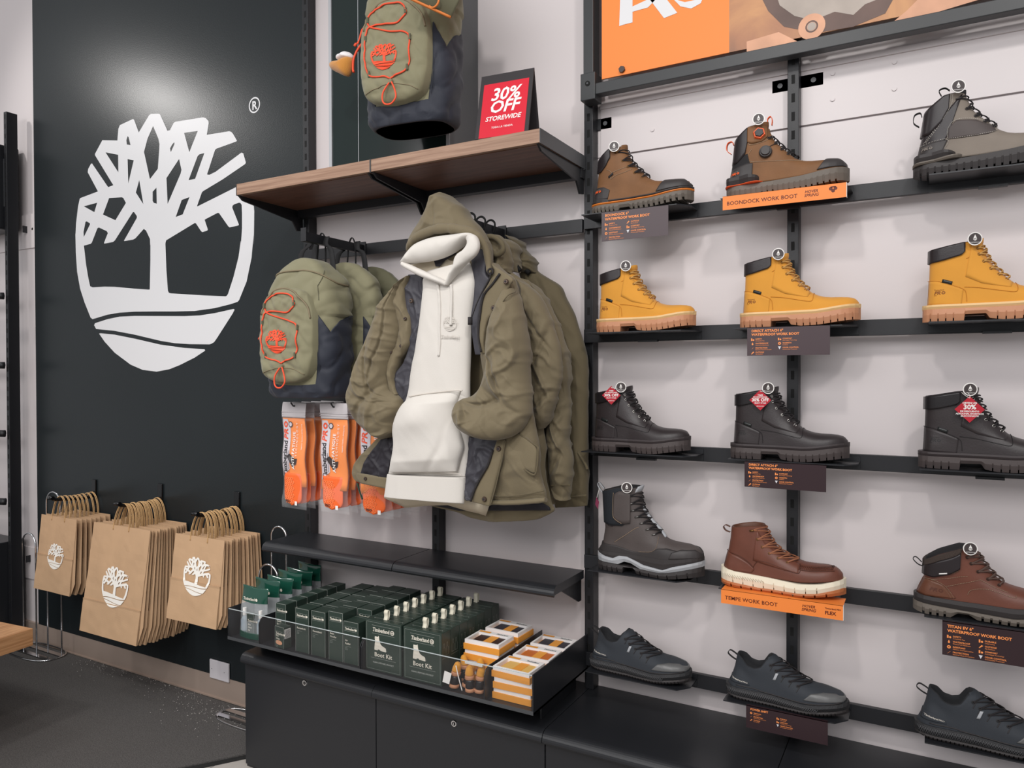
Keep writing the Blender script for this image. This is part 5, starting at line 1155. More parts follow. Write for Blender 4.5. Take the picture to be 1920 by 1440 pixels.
# ---------------------------------------------------------------- backpacks
OLV = mat('olive_ripstop', srgb(128, 124, 97), .76, wr=(.45, 9), bump=.35, bscale=700, var=.04, vscale=14, sheen=.2); NAVY = mat('navy_black_fabric', srgb(36, 40, 52), .62, wr=(.45, 9), bump=.3, bscale=700, var=.08, vscale=12, sheen=.1); CORD = mat('orange_cord', srgb(236, 84, 50), .6, bump=.4, bscale=1500); OLZ = mat('olive_zip_tape', srgb(126, 114, 90), .7); OLD = mat('dark_olive_fabric', srgb(86, 84, 62), .75, bump=.35, bscale=700, sheen=.2); M_WEB = mat('black_webbing', srgb(26, 26, 28), .75, bump=.5, bscale=700)
def backpack(label, loc, rz=0, sy=1.0, full=True, fab=None, H=.475, wr=1.0, group='olive backpacks with orange cord', vs=0):
    fab = fab or OLV
    t = thing('backpack', label, 'backpack', loc, rz, group=group)
    def wd(q): return .138 + .012 * math.sin(PI * min(1, q / .62)) if q < .58 else max(.004, .1495 * (1 - ((q - .58) / .42) ** 2.3) ** .5) if q < 1 else .004
    def dp(q): return (.150 + .028 * math.sin(PI * q * .9) if q < .6 else .17 * (1 - ((q - .6) / .42) ** 2.6) ** .6 + .012) * sy
    def S(u, q, off=0):
        w_, d = wd(q), dp(q); c, s_ = math.cos(u), math.sin(u); n = .62
        if q < .04: k = .90 + .10 * (q / .04) ** .5; w_ *= k; d *= k
        x = (w_ + off) * math.copysign(abs(c) ** n, c); y = -dp(.3) / 2 - (d / 2 + off) * math.copysign(abs(s_) ** n, s_)
        z = H * q
        w1 = noise.noise(Vector((x * 9, y * 9, z * 7 + 5))) * .010 + noise.noise(Vector((x * 24 + z * 12, y * 20, z * 18))) * .006 + abs(noise.noise(Vector((x * 14 - z * 16, y * 13, z * 9 + 2)))) * .009
        cr_ = max(0, .17 - abs(noise.noise(Vector((x * 11 + z * 9, y * 11 + 4, z * 10 - x * 5))))) / .17; w1 -= cr_ * .006; am = wr * (1 if q > .04 else q / .04); x += w1 * am * c * .8; y -= w1 * am * s_ * .8
        return Vector((x, y, z))
    N_ = 110; M_ = 96
    g = G().use(fab); g.grid([[S(2 * PI * k / N_, min(.999, i / M_)) for k in range(N_)] for i in range(M_ + 1)], True, True, True); g.build('main_body', t)
    def bound(u):                              # height of the dark base panel around the pack
        d = abs(((u - PI / 2 + PI) % (2 * PI)) - PI)   # angle from the front centre
        return interp([(0, .09), (.50, .10), (.66, .585), (1.12, .46), (1.7, .58), (2.2, .59), (PI, .59)], d)
    g = G().use(NAVY); R = []
    for i in range(41):
        R.append([S(2 * PI * k / (N_ * 2), (bound(2 * PI * k / (N_ * 2)) + (vs if bound(2 * PI * k / (N_ * 2)) > .3 else 0)) * min(1, i / 39), .0035 if i < 40 else -.001) for k in range(N_ * 2)])
    g.grid(R, True, True, False); o = g.build('base_panel', t); o['label'] = 'navy black base panel'
    if not full: return t
    # front pocket
    cx, hx, z0, z1 = -.012, .122, .048, .372
    def PK(a, b, off=0):
        zz = (z0 + z1) / 2 + (z1 - z0) / 2 * b; nar = 1 - .16 * max(0, b) ** 3 - .10 * max(0, -b) ** 4
        # squircle so the corners round off
        xx = cx + hx * a * nar * math.sqrt(max(0, 1 - .26 * b * b * a * a))
        zz = (z0 + z1) / 2 + (z1 - z0) / 2 * b * math.sqrt(max(0, 1 - .30 * a * a * abs(b)))
        e = (max(0, 1 - a ** 6) ** .5) * (max(0, 1 - b ** 8) ** .5); e = min(1, e * 1.0)
        yb = -dp(.3) + .006 - .030 * sy * e * (1 - .25 * b) - .010
        wv = (-.006 * max(0, .15 - abs(noise.noise(Vector((xx * 13 + zz * 12, 2, zz * 12))))) / .15 + noise.noise(Vector((xx * 16, zz * 13, 9))) * .008 + noise.noise(Vector((xx * 40 + zz * 22, zz * 30, 4))) * .004 + .006 * abs(noise.noise(Vector((xx * 22 - zz * 20, zz * 12, 1))))) * e * wr
        if abs(a) >= .999 or abs(b) >= .999: yb += .04
        return Vector((xx, yb - wv - off, zz))
    g = G().use(fab); n = 70; g.grid([[PK(-1 + 2 * k / n, -1 + 2 * i / n) for k in range(n + 1)] for i in range(n + 1)]); g.build('front_pocket', t)
    if not full: return t
    # map photo-traced coordinates on the pocket to (a, b)
    def C_(px, py): return (max(-.97, min(.97, (px - 337) / 300)), max(-.97, min(.97, ((1385 - py) / 2894 - .21) / .162)))
    def path(pts, r, m, nm_, lab=None, off=.003):
        g = G().use(m); P = [PK(*C_(p.x, p.y), off) for p in catmull(pts, 5)]; g.tube(P, r, 7); o = g.build(nm_, t)
        if lab: o['label'] = lab
    path([(110, 470), (118, 425), (170, 385), (260, 372), (370, 380), (430, 395), (462, 430), (478, 480), (440, 530), (380, 562), (290, 550), (190, 538), (135, 555), (118, 640), (116, 750), (128, 900), (152, 985), (220, 1010), (300, 1022), (345, 1048)], .0026, CORD, 'elastic_cord', 'orange elastic cord')
    path([(112, 475), (130, 520), (175, 560), (300, 610), (420, 645), (478, 672), (498, 720), (502, 880), (488, 970), (445, 1008), (375, 1025), (345, 1048)], .0026, CORD, 'elastic_cord', 'orange elastic cord')
    g = G().use(CORD); q = PK(*C_(355, 1075), .006); s_ = 1 / 2894
    g.tube(catmull([q, q + Vector((-.022, -.004, -.030)), q + Vector((-.024, -.006, -.056)), q + Vector((-.012, -.008, -.070)), q + Vector((.008, -.008, -.070)), q + Vector((.022, -.006, -.052)), q + Vector((.016, -.004, -.026)), q + Vector((.002, 0, 0))], 5), .0026, 7); o = g.build('cord_loop', t); o['label'] = 'orange hanging cord end'
    g = G().use(OLZ); g.disc(q + Vector((0, .004, 0)), (0, -1, 0), .008, .007, 14, .006); g.build('cord_lock', t)
    for px, py in ((116, 470), (474, 470), (503, 710), (118, 650), (150, 975), (488, 975)):
        g = G().use(OLD); c = PK(*C_(px, py), .0025); g.box(c.x - .0035, c.x + .0035, c.y - .0035, c.y + .001, c.z - .009, c.z + .009, .001); g.build('cord_tab', t)
    g = G().use(CORD); f = lambda x, y: PK(*C_(289 + x * 2894 * .86, 838 - y * 2894), .0022); g.flat(shift(EMBLEM, 0, 0, .080), f); o = g.build('tree_print', t, recalc=False); o['label'] = 'orange printed tree emblem'
    path([(85, 560), (95, 430), (140, 350), (230, 322), (360, 330), (480, 365), (560, 430), (600, 500), (615, 620)], .0032, OLZ, 'pocket_zip', None, .001)
    path([(80, 1180), (200, 1120), (345, 1090), (480, 1120), (590, 1200)], .0012, OLZ, 'pocket_seam', None, .001)
    g = G().use(OLZ)
    for qq, dd in ((.70, 0),):
        g.tube([S(a, .80 + .10 * math.sin(a) if math.sin(a) > 0 else .80, .002) for a in [PI * (-.1 + 1.2 * k / 40) for k in range(41)]], .0030, 6)
    g.build('main_zip', t)
    g = G().use(OLD); g.tube([S(.9, .68 + .10 * k / 8, .0015) for k in range(9)], .001, 5); g.tube([S(.9 - .5 * k / 8, .78 + .015 * k, .0015) for k in range(9)], .001, 5); g.build('top_seam', t)
    g = G().use(CORD); l = S(PI * .97, .56, .002)
    for dx in (0, .006): g.tube(catmull([l + Vector((0, -.02, 0)), l + Vector((-.012, -.03, -.018 + dx)), l + Vector((-.020, -.035, -.046)), l + Vector((-.030 + dx, -.036, -.058))], 4), .0020, 6)
    g.tube([l + Vector((-.030, -.036, -.056)), l + Vector((-.036, -.037, -.064))], .0045, 8); o = g.build('zip_pull', t); o['label'] = 'orange zip pull cord'
    return t
def straps(t, top, arm_z, xs=(-.085, -.01, .085)):
    for x in xs:
        g = G().use(M_WEB); g.grid([[q + Vector((-.011, 0, 0)), q + Vector((.011, 0, 0))] for q in catmull([Vector((x, top[1], top[2] - .03 - abs(x) * .35)), Vector((x * .8, top[1] * .9, top[2] + (arm_z - top[2]) * .5)), Vector((x * .45, top[1] * .8, arm_z - .015)), Vector((x * .40, top[1] * .6, arm_z + .013))], 4)]); g.build('shoulder_strap', t, solid=.002)
    g = G().use(M_WEB); g.tube(catmull([(-.02, top[1] * .5, top[2] - .01), (-.015, top[1] * .4, arm_z + .0), (.0, top[1] * .4, arm_z + .030), (.015, top[1] * .4, arm_z), (.02, top[1] * .5, top[2] - .01)], 4), .004, 6, flat=.5); g.build('hang_loop', t)
BP = (.302, -.235, 1.343)
t = backpack('frontmost olive backpack with navy base and orange cord on the hanging arm', BP, .03)
straps(t, (0, -.06, .46), .545)
t = backpack('second olive and navy backpack hanging behind the front one', (.338, -.128, 1.352), .03, .52, False, None, .47, 1.1); straps(t, (0, -.04, .46), .535, (-.06, .085))
t = backpack('rearmost dark olive backpack nearest the wall', (.385, -.062, 1.350), .03, .30, False, OLD, .465, .8, None)
t = backpack('olive backpack with orange cord hanging above the wooden shelf in front of the display box', (.735, -.220, 2.190), .12, 1.05, True, None, .60, .9, 'olive backpacks with orange cord', -.10)
# single arm fixtures
def arm(label, x, y1, z, n_=.02):
    t = thing('faceout_arm', label, 'rail', (x, -.06, z))
    g = G().use(M_BLK); g.box(x - .010, x + .010, y1, -.0605, z - n_, z + n_ * .6, .002); g.build('arm', t, world=True)
    g = G().use(M_BLK); g.box(x - .012, x + .012, y1 - .004, y1, z - n_, z + n_ * 1.3, .001); g.build('end_stop', t, world=True)
    g = G().use(M_BLK); g.box(x - .016, x + .016, -.0655, -.0605, z - .028, z + .024, .001); g.build('mount', t, world=True)
arm('black hanging arm carrying the backpacks', .318, -.360, 1.892); arm('black hanging arm carrying the olive jackets', .919, -.400, 1.892)
# hat on top of the upper backpack
t = thing('bucket_hat', 'olive hat with orange piping and eyelet hanging above the upper backpack', 'hat', (.80, -.47, 2.45))
g = G().use(OLD); a = at(766, -4, -.50); b = at(846, 33, -.43)
R = []
for k in range(25):
    q = k / 24; p = a.lerp(b, q); R.append([p + Vector((0, 0, 0)), p + Vector((.02, .02, .06)), p + Vector((.03, .05, .16)), p + Vector((.02, .09, .20))])
g.grid(R); g.build('brim', t, world=True, solid=.004)
g = G().use(mat('orange_piping', srgb(206, 118, 52), .6)); g.tube([a.lerp(b, k / 12) + Vector((0, -.002, 0)) for k in range(13)], .004, 7); o = g.build('piping', t, world=True); o['label'] = 'orange piping'
e_ = at(813, 2, -.465); g = G().use(mat('orange_piping', srgb(206, 118, 52), .6)); g.tube([e_ + Vector((.018 * math.cos(2 * PI * k / 20), 0, .018 * math.sin(2 * PI * k / 20))) for k in range(20)], .0032, 6, closed=True); g.build('eyelet', t, world=True)
# plush boot charm
t = thing('boot_charm', 'small tan plush boot charm with white lining hanging left of the upper backpack', 'charm', at(640, 130, -.34))
def blobp(pts, y, th, m, nm_, par):
    g = G().use(m); P = [at(u, v, y) for u, v in pts]; c = sum(P, Vector()) / len(P); n = len(P)
    R = [[c + (p - c) * f + Vector((0, dy, 0)) for p in P] for f, dy in ((.02, -th), (.5, -th * .9), (.85, -th * .5), (1, 0), (.85, th * .5), (.5, th * .9), (.02, th))]
    g.grid(R, True); return g.build(nm_, par, world=True, sub=1)
blobp([(616, 120), (620, 132), (636, 138), (654, 148), (657, 138), (664, 112), (660, 104), (650, 108), (640, 116), (628, 115)], -.34, .03, mat('tan_plush', srgb(196, 132, 54), .9, bump=.8, bscale=500, sheen=.5), 'boot', t)
blobp([(629, 112), (634, 104), (644, 104), (650, 94), (664, 102), (664, 112), (650, 110), (640, 117)], -.337, .026, mat('white_plush', srgb(232, 228, 230), .9, bump=.8, bscale=500, sheen=.5), 'lining', t)
g = G().use(CORD); p1 = at(664, 108, -.34); p2 = at(662, 130, -.34); g.tube(catmull([p1 + Vector((.05, .03, .07)), p1 + Vector((.02, .01, .04)), p1, p2, p2 + Vector((.004, 0, -.01))], 4), .004, 6); g.build('cord', t, world=True)

# ---------------------------------------------------------------- insole packs on pegs
M_FILM = mat('clear_pack_film', (.92, .94, .96, 1), .08, alpha=.07); M_FROST = mat('frosted_header', srgb(214, 208, 210), .35, trans=.2); M_OIN = mat('orange_insert', srgb(242, 134, 40), .42); M_INS = mat('orange_insole', srgb(238, 104, 44), .5, bump=.3, bscale=300); M_SILV = mat('silver_card', srgb(206, 198, 204), .35); M_TXT = mat('black_print', srgb(34, 32, 34), .5)
def insole_pack(label, loc, rz, front):
    W_, H_ = .128, .375; t = thing('insole_pack', label, 'pack', loc, rz, group='orange insole packs on pegs')
    g = G().use(M_FROST); R = []
    def prof(z): 
        q = -z / H_; return .0012 + .010 * math.sin(PI * min(1, max(0, (q - .10) / .9))) ** .6
    def ring(z, w_, dd=0, N_=28):
        th = prof(z) + dd; wv = .003 * math.sin(z * 40 + loc[0] * 60)
        return [Vector((w_ / 2 * math.copysign(abs(math.cos(a)) ** .6, math.cos(a)) + wv * .5, -th * math.sin(a) + wv, z)) for a in [2 * PI * k / N_ for k in range(N_)]]
    g.grid([ring(-z, W_ - (.006 if z < .002 else 0)) for z in (0, .004, .02, .035, .037, .040, .043, .046, .049, .054)], True, True, True); g.build('header', t)
    g = G().use(M_FROST); 
    for z in (-.036, -.044): g.tube([(-W_ / 2, -.004, z), (W_ / 2, -.004, z)], .0016, 6)
    g.build('zip_ridge', t)
    wf = lambda z: W_ + (.0 if z > -.33 else .006)
    g = G().use(M_FILM); g.grid([ring(-.054 - (H_ - .054) * i / 20, wf(-.054 - (H_ - .054) * i / 20), .0012) for i in range(21)], True, False, True); g.build('film', t)
    # printed insert
    g = G().use(M_OIN); g.grid([ring(-.056 - .24 * i / 10, W_ - .010, -.0012) for i in range(11)], True, True, True); g.build('insert', t)
    def F(x, z): q = min(1, abs(2 * x / (W_ - .01))); return Vector((x, -(prof(z) - .0008) * max(0, 1 - q ** 3) ** .5 - .0012 - .003 * math.sin(z * 40 + loc[0] * 60) * -1, z))
    def sub(tris): return tris
    g = G().use(M_SILV); n = 16; x0 = -W_ / 2 + .008; x1 = -.012
    g.grid([[F(x0 + (x1 - x0) * k / 6 - (.016 * max(0, 1 - (i / n) * 6) * (k / 6)) , -.060 - (.205 - .03 * (k / 6)) * i / n) for k in range(7)] for i in range(n + 1)]); g.build('silver_panel', t)
    if front:
        up = lambda x, y: F(-.026 - y, -.262 + x)          # text running upwards
        g = G().use(M_TXT); F2 = lambda x, y: up(x, y) + Vector((0, -.0012, 0)); g.flat(shift(word(.024), 0, -.0), lambda x, y: F2(x, y)); L_ = WL_ * .024
        g.flat(shift(text('INSOLES - TECHNOLOGY FOOTBEDS', .0055, .01), 0, -.010), F2); g.use(CORD); g.flat(shift(text('PR', .034, .03, .2), L_ + .004, 0), F2); g.flat(shift(ring2(0, 0, .005, .011, 18), L_ + .058, .011), F2)
        g.build('wordmark', t, recalc=False)
        g = G().use(M_TAGD); g.flat(([(-.030, -.190), (-.014, -.180), (.012, -.198), (.026, -.196), (.020, -.216), (.0, -.228), (-.010, -.215)], [(0, 1, 6), (1, 2, 6), (2, 3, 4), (2, 4, 5), (2, 5, 6)]), lambda x, z: F(x + .004, z) + Vector((0, -.0012, 0))); g.build('arrow_print', t, recalc=False)
        g = G().use(M_TAGW); F3 = lambda x, y: F(.004 - y + .012, -.235 + x) + Vector((0, -.002, 0)); g.flat(shift(text('ANTI-FATIGUE', .0185, .02, 0, 'LEFT', 1.1), 0, 0), F3); g.flat(shift(text('TECHNOLOGY', .0125, .0, 0, 'LEFT', 1.6), .045, -.013), F3); g.flat(shift(text('Superior Comfort All Day Long', .007, .0), .07, -.034), F3); o = g.build('white_lettering', t, recalc=False)
        g = G().use(M_TXT); g.flat(ring2(-.010, -.078, .0085, .0115, 6), lambda x, z: F(x, z) + Vector((0, -.0016, 0))); g.use(M_SILV); g.flat(disc2(-.010, -.078, .0085, 6), lambda x, z: F(x, z) + Vector((0, -.0014, 0))); g.build('hexagon_badge', t, recalc=False)
    g = G().use(M_INS); ys = -.004
    R = []
    for i in range(15):
        z = -.250 - (H_ - .262) * i / 14; q = i / 14; w_ = .046 * (1 - max(0, (q - .72) / .28) ** 2.4) ** .5 + .0005
        R.append([Vector((-.004 + w_ * math.cos(a), ys - (.0075) * math.sin(a), z)) for a in [2 * PI * k / 22 for k in range(22)]])
    g.grid(R, True, True, True); o = g.build('insole', t)
    if front:
        g = G().use(mat('insole_ring', srgb(246, 150, 96), .5))
        for i in range(8):
            for k in range(4):
                x = -.036 + k * .012 + (i % 2) * .006; z = -.270 - i * .0115; g.tube([(x + .0045 * math.cos(a), ys - .0085 + abs(x) * .05, z + .0045 * math.sin(a)) for a in [2 * PI * j / 10 for j in range(10)]], .0009, 4, closed=True)
        g.build('raised_rings', t)
        g = G().use(M_TXT); g.flat(shift(text('PRO', .012, .03), -.030, -.352), lambda x, z: (x, -.0155, z)); g.use(M_TAGW); g.flat(rect2(.018, .030, -.360, -.346), lambda x, z: (x, -.0155, z)); g.build('size_mark', t, recalc=False)
    return t
for c, (px, n, lab) in enumerate(((.216, 5, 'left'), (.402, 5, 'middle'), (.582, 5, 'right'))):
    t = thing('peg_hook', 'black peg hook holding the %s row of insole packs' % lab, 'hook', (px, -.06, 1.31))
    g = G().use(M_BLK); g.tube([(px, -.0605, 1.308), (px, -.315, 1.312), (px, -.325, 1.324)], .0028, 7); g.build('prong', t, world=True); g = G().use(M_BLK); g.box(px - .014, px + .014, -.0645, -.0602, 1.295, 1.334, .001); g.build('mount', t, world=True)
    p_ = None
    for i in range(n):
        y = -.305 + i * .048; lab2 = 'orange insole pack, %s on the %s peg' % (['frontmost', 'second', 'third', 'fourth', 'rearmost'][i], lab); rz = [-.10, -.03, .04][c] + (0 if i == 0 else random.uniform(-.06, .06)); x = px - .004 + (0 if i == 0 else random.uniform(-.006, .006))
        if i == 0: insole_pack(lab2, (x, y, 1.325), rz, True)
        elif p_ is None: p_ = insole_pack(lab2, (x, y, 1.323), rz, False)
        else: dup(p_, (x, y, 1.323), (0, 0, rz), lab2)
# ---------------------------------------------------------------- garments
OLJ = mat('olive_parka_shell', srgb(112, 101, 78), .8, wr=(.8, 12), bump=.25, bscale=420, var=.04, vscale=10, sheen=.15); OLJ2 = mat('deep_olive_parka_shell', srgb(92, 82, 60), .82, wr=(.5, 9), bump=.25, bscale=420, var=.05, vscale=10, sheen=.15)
LIN = mat('slate_lining', srgb(60, 59, 66), .55, wr=(.5, 14), bump=.25, bscale=300, var=.06, vscale=20); LIND = mat('dark_lining', srgb(38, 35, 42), .6, wr=(.5, 14), bump=.2, bscale=300)
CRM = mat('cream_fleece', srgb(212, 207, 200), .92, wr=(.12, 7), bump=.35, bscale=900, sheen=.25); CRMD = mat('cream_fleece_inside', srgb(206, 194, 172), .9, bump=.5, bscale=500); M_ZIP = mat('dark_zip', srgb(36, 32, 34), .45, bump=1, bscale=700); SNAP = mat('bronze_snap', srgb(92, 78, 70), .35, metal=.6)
PA = lambda x, y: (640 + x / 4, 350 + y / 4)
PB = lambda x, y: (640 + x / 4, 660 + y / 4)
def A_(*r): return [(*PA(a, b), *PA(c, d)) + ((e[0],) if e else ()) for a, b, c, d, *e in r]
def B_(*r): return [(*PB(a, b), *PB(c, d)) + ((e[0],) if e else ()) for a, b, c, d, *e in r]
def ridg(p, s): return 1 - abs(noise.noise(p * s)) * 2
def cloth(name, parent, m, rows, y, df=.03, db=.03, n=30, sub=5, amp=.006, fs=(9, 9), p=2.4, seed=0, folds=(), label=None, back=True, solid=.003, dirn=(0, 0), cap=True):
    """garment piece: each row is its left and right edge (traced on a plane y), bulged forwards and backwards"""
    Rw = [Vector((*r[:4], r[4] if len(r) > 4 else y)) for r in rows]; n = int(n * 1.7); Rw = catmull(Rw, int(sub * 1.6)); out = []; T = len(Rw) - 1
    for i, r in enumerate(Rw):
        L = at(r[0], r[1], r[4]); R = at(r[2], r[3], r[4]); q = i / T; row = []
        endf = min(1, .35 + 4 * min(q, 1 - q)) if cap else 1
        def pt(s, dep, sg):
            P = L.lerp(R, s); b = max(0, 1 - abs(2 * s - 1) ** p) ** .5; v = Vector((P.x * fs[0] + P.z * dirn[0], seed * 3.1, P.z * fs[1] + P.x * dirn[1]))
            cr = max(0, .16 - abs(noise.noise(v * 1.25 + Vector((7, 1, 3))))) / .16; cr2 = max(0, .2 - abs(noise.noise(v * 2.3 + Vector((1, 5, 9))))) / .2
            d = (cr * 1.0 + cr2 * .5) * (amp if amp > .0045 else 0) * .8 + (ridg(v, 1) * .6 + ridg(v, 2.1) * .3 + noise.noise(v * 4.5) * .25) * amp
            for (cs, cq, ws, wq, a_, an) in folds:       # explicit creases: centre, size, depth, tilt
                ds = (s - cs) * math.cos(an) + (q - cq) * math.sin(an); dq = -(s - cs) * math.sin(an) + (q - cq) * math.cos(an)
                d += a_ * math.exp(-(ds / ws) ** 2 - (dq / wq) ** 2)
            return Vector((P.x + d * .3, P.y + sg * (dep * b * endf) + sg * d * (b if dep > .008 else 1), P.z))
        row = [pt(k / n, df, -1) for k in range(n + 1)]
        if back: row += [pt(k / n, db, 1) for k in range(n - 1, 0, -1)]
        out.append(row)
    g = G().use(m)
    if back: g.grid(out, True, True, True)
    else: g.grid(out)
    o = g.build(name, parent, world=True, solid=0 if back else solid)
    if label: o['label'] = label
    return out
def surf_pt(out, s, q, n=30, off=.003):
    i = q * (len(out) - 1); k = s * n; a = out[int(i)][int(k)]; return a + Vector((0, -off, 0))
def roll(name, parent, m, pts, y, r, flat=1, n=10, sub=6, label=None, wob=.0015):
    """padded edge following traced points; y a number or list"""
    P = []
    for j, (u, v) in enumerate(pts): P.append(at(u, v, y[j] if isinstance(y, (list, tuple)) else y))
    P = catmull(P, sub); g = G().use(m); R = [(r if not isinstance(r, (list, tuple)) else interp(list(zip([k / (len(r) - 1) for k in range(len(r))], r)), i / (len(P) - 1))) for i in range(len(P))]
    R = [a * (1 + .18 * noise.noise(P[i] * 60)) for i, a in enumerate(R)]
    g.tube(P, R, n, flat=flat); o = g.build(name, parent, world=True)
    if label: o['label'] = label
    return P
def snap(parent, u, v, y, r=.0075):
    p = at(u, v, y); g = G().use(SNAP); g.disc(p, (.2, -1, 0), r, .004, 18, r * .7); g.use(M_ZIP); g.disc(p + Vector((0, -.004, 0)), (.2, -1, 0), r * .4, .0006, 12); g.build('snap_button', parent, world=True)

YJ = -.40
# --- front parka
J = thing('parka', 'open olive hooded parka at the front of the rail, worn over the cream hoodie', 'jacket', (.93, -.38, 1.02))
# back shell (seen below the hem and around the hood)
cloth('back_panel', J, OLJ, A_((600, 600, 1130, 600), (480, 760, 1300, 760), (430, 1000, 1360, 1000), (400, 1270, 1390, 1270)) + B_((380, 300, 1410, 300), (330, 600, 1440, 600), (200, 900, 1480, 900), (330, 1020, 1530, 1060), (620, 1140, 1585, 1150), (860, 1200, 1590, 1195), (960, 1240, 1480, 1250), (1100, 1272, 1380, 1266)), -.325, .012, .012, amp=.006, seed=5, n=40)
cloth('hem_facing', J, LIND, B_((680, 1150, 1500, 1125), (760, 1165, 1560, 1160), (880, 1190, 1570, 1188)), -.345, .004, .004, amp=.003, seed=6)
# hood
cloth('hood', J, OLJ, A_((762, 56, 780, 56), (728, 84, 806, 82), (695, 120, 845, 112), (662, 185, 900, 152), (632, 230, 935, 205), (590, 290, 990, 265), (545, 350, 1045, 325), (512, 410, 1080, 385), (515, 460, 1105, 460), (545, 530, 1122, 540), (590, 600, 1130, 620)), -.385, .055, .085, amp=.007, fs=(8, 7), seed=1, n=36, sub=6, p=2.2, folds=((.47, .55, .02, .3, -.004, 0), (.3, .75, .05, .25, -.006, .5)))
roll('hood_brim', J, OLJ, [PA(*q) for q in ((498, 478), (512, 440), (555, 388), (620, 352), (700, 322), (780, 312), (860, 318), (930, 332), (1000, 352), (1050, 400), (1085, 470), (1102, 550), (1108, 620), (1112, 650))], [-.415, -.43, -.445, -.455, -.462, -.465, -.465, -.462, -.455, -.448, -.44, -.435, -.435, -.435], [.006, .010, .013, .014, .014, .014, .014, .013, .012, .011, .010, .010, .009, .006], 1.0, sub=8)
# lining, viewer left
cloth('lining', J, LIN, A_((505, 660, 612, 660), (482, 720, 620, 730), (474, 800, 622, 800), (478, 880, 615, 880), (500, 960, 605, 960), (520, 1040, 590, 1040), (522, 1140, 575, 1140), (500, 1240, 560, 1240)) + B_((470, 80, 545, 60), (405, 170, 530, 150), (405, 250, 520, 250), (440, 330, 510, 320), (470, 375, 500, 360)), -.425, .006, .01, amp=.005, seed=2, fs=(14, 10), p=4)
snap(J, *PA(524, 856), -.444)
# lining, viewer right
cloth('lining', J, LIN, A_((985, 470, 1065, 470), (975, 540, 1085, 560), (985, 620, 1085, 650), (1000, 700, 1110, 700), (1000, 780, 1075, 780), (990, 880, 1055, 880), (975, 980, 1040, 980), (978, 1060, 1035, 1060), (990, 1160, 1040, 1160), (1005, 1260, 1050, 1260)), -.430, .006, .02, amp=.004, seed=3, fs=(14, 8), p=4)
cloth('lining', J, LIN, B_((960, 640, 1230, 650), (955, 720, 1160, 730), (948, 800, 1130, 800), (940, 880, 1085, 880), (930, 980, 1030, 980), (928, 1060, 985, 1060), (940, 1110, 970, 1110)), -.432, .004, .02, amp=.007, seed=4, fs=(12, 14), p=4)
# front panel, viewer left, between the sleeve and the lining
pl = cloth('front_panel', J, OLJ, A_((470, 690, 512, 668), (410, 760, 492, 740), (395, 840, 478, 820), (405, 930, 492, 910), (430, 1010, 520, 990), (440, 1090, 528, 1080), (410, 1180, 518, 1180), (385, 1260, 470, 1260)) + B_((355, 80, 440, 60), (360, 180, 405, 170), (365, 260, 408, 260), (385, 320, 425, 320)), -.430, .016, .02, amp=.006, seed=7, fs=(16, 9), p=3)
for q in ((478, 990), (446, 1195), (372, 1240)): snap(J, *PA(*q), -.450, .0055)
# front panel, viewer right
pr = cloth('front_panel', J, OLJ, A_((1130, 570, 1150, 575), (1150, 610, 1225, 640), (1185, 655, 1290, 690), (1120, 745, 1315, 780), (1065, 820, 1340, 860), (1050, 920, 1352, 960), (1038, 1040, 1370, 1060), (1040, 1160, 1385, 1160), (1050, 1255, 1395, 1255)) + B_((1065, 110, 1405, 120), (1085, 250, 1415, 290), (1090, 400, 1430, 430), (1140, 520, 1455, 560), (1215, 640, 1475, 680), (1200, 740, 1480, 780), (1180, 850, 1478, 880), (1150, 960, 1500, 980), (1125, 1050, 1528, 1050), (1105, 1100, 1535, 1115)), -.408, .035, .03, amp=.007, seed=8, fs=(7, 6), n=36, p=3, dirn=(3, 0))
pl2 = cloth('placket', J, OLJ, B_((1170, 655, 1232, 655), (1145, 740, 1222, 740), (1110, 840, 1200, 840), (1055, 930, 1172, 940), (1005, 1030, 1145, 1040), (972, 1120, 1112, 1155)), -.452, .008, .008, amp=.002, seed=9, p=5)
pl3 = cloth('placket', J, OLJ, A_((1135, 590, 1170, 610), (1150, 640, 1285, 690), (1110, 720, 1262, 745), (1065, 800, 1225, 820), (1055, 880, 1180, 905), (1040, 980, 1110, 990), (1030, 1080, 1080, 1090), (1030, 1180, 1075, 1190), (1050, 1250, 1082, 1250)), -.448, .006, .01, amp=.003, seed=10, p=5)
roll('zip', J, M_ZIP, [PA(*q) for q in ((1188, 652), (1130, 735), (1075, 800), (1052, 870), (1040, 960), (1028, 1060), (1030, 1150), (1048, 1240))], -.458, .0032, sub=5)
roll('zip', J, M_ZIP, [PB(*q) for q in ((1135, 735), (1098, 850), (1045, 940), (1000, 1030), (970, 1120))], -.464, .0032, sub=5)
roll('seam', J, OLJ2, [PB(*q) for q in ((1232, 668), (1205, 800), (1160, 1000), (1118, 1150))], -.462, .0016, sub=5)
for q in ((1235, 712), (1140, 910)): snap(J, *PA(*q), -.460)
for q in ((1180, 726), (1072, 1104)): snap(J, *PB(*q), -.462)
roll('drawcord', J, M_ZIP, [PA(*q) for q in ((1120, 640), (1110, 690), (1050, 800), (1010, 890), (985, 960), (968, 1000))], -.468, .0018, sub=5)
p_ = at(*PA(966, 1010), -.469); g = G().use(M_ZIP); g.tube([p_ + Vector((0, 0, .012)), p_ + Vector((0, 0, -.010))], .0065, 10); g.build('cord_stopper', J, world=True)
p_ = at(*PA(1118, 638), -.462); g = G().use(M_ZIP); g.tube([p_ + Vector((.008 * math.cos(a), 0, .008 * math.sin(a))) for a in [2 * PI * k / 14 for k in range(14)]], .003, 6, closed=True); g.build('cord_ring', J, world=True)
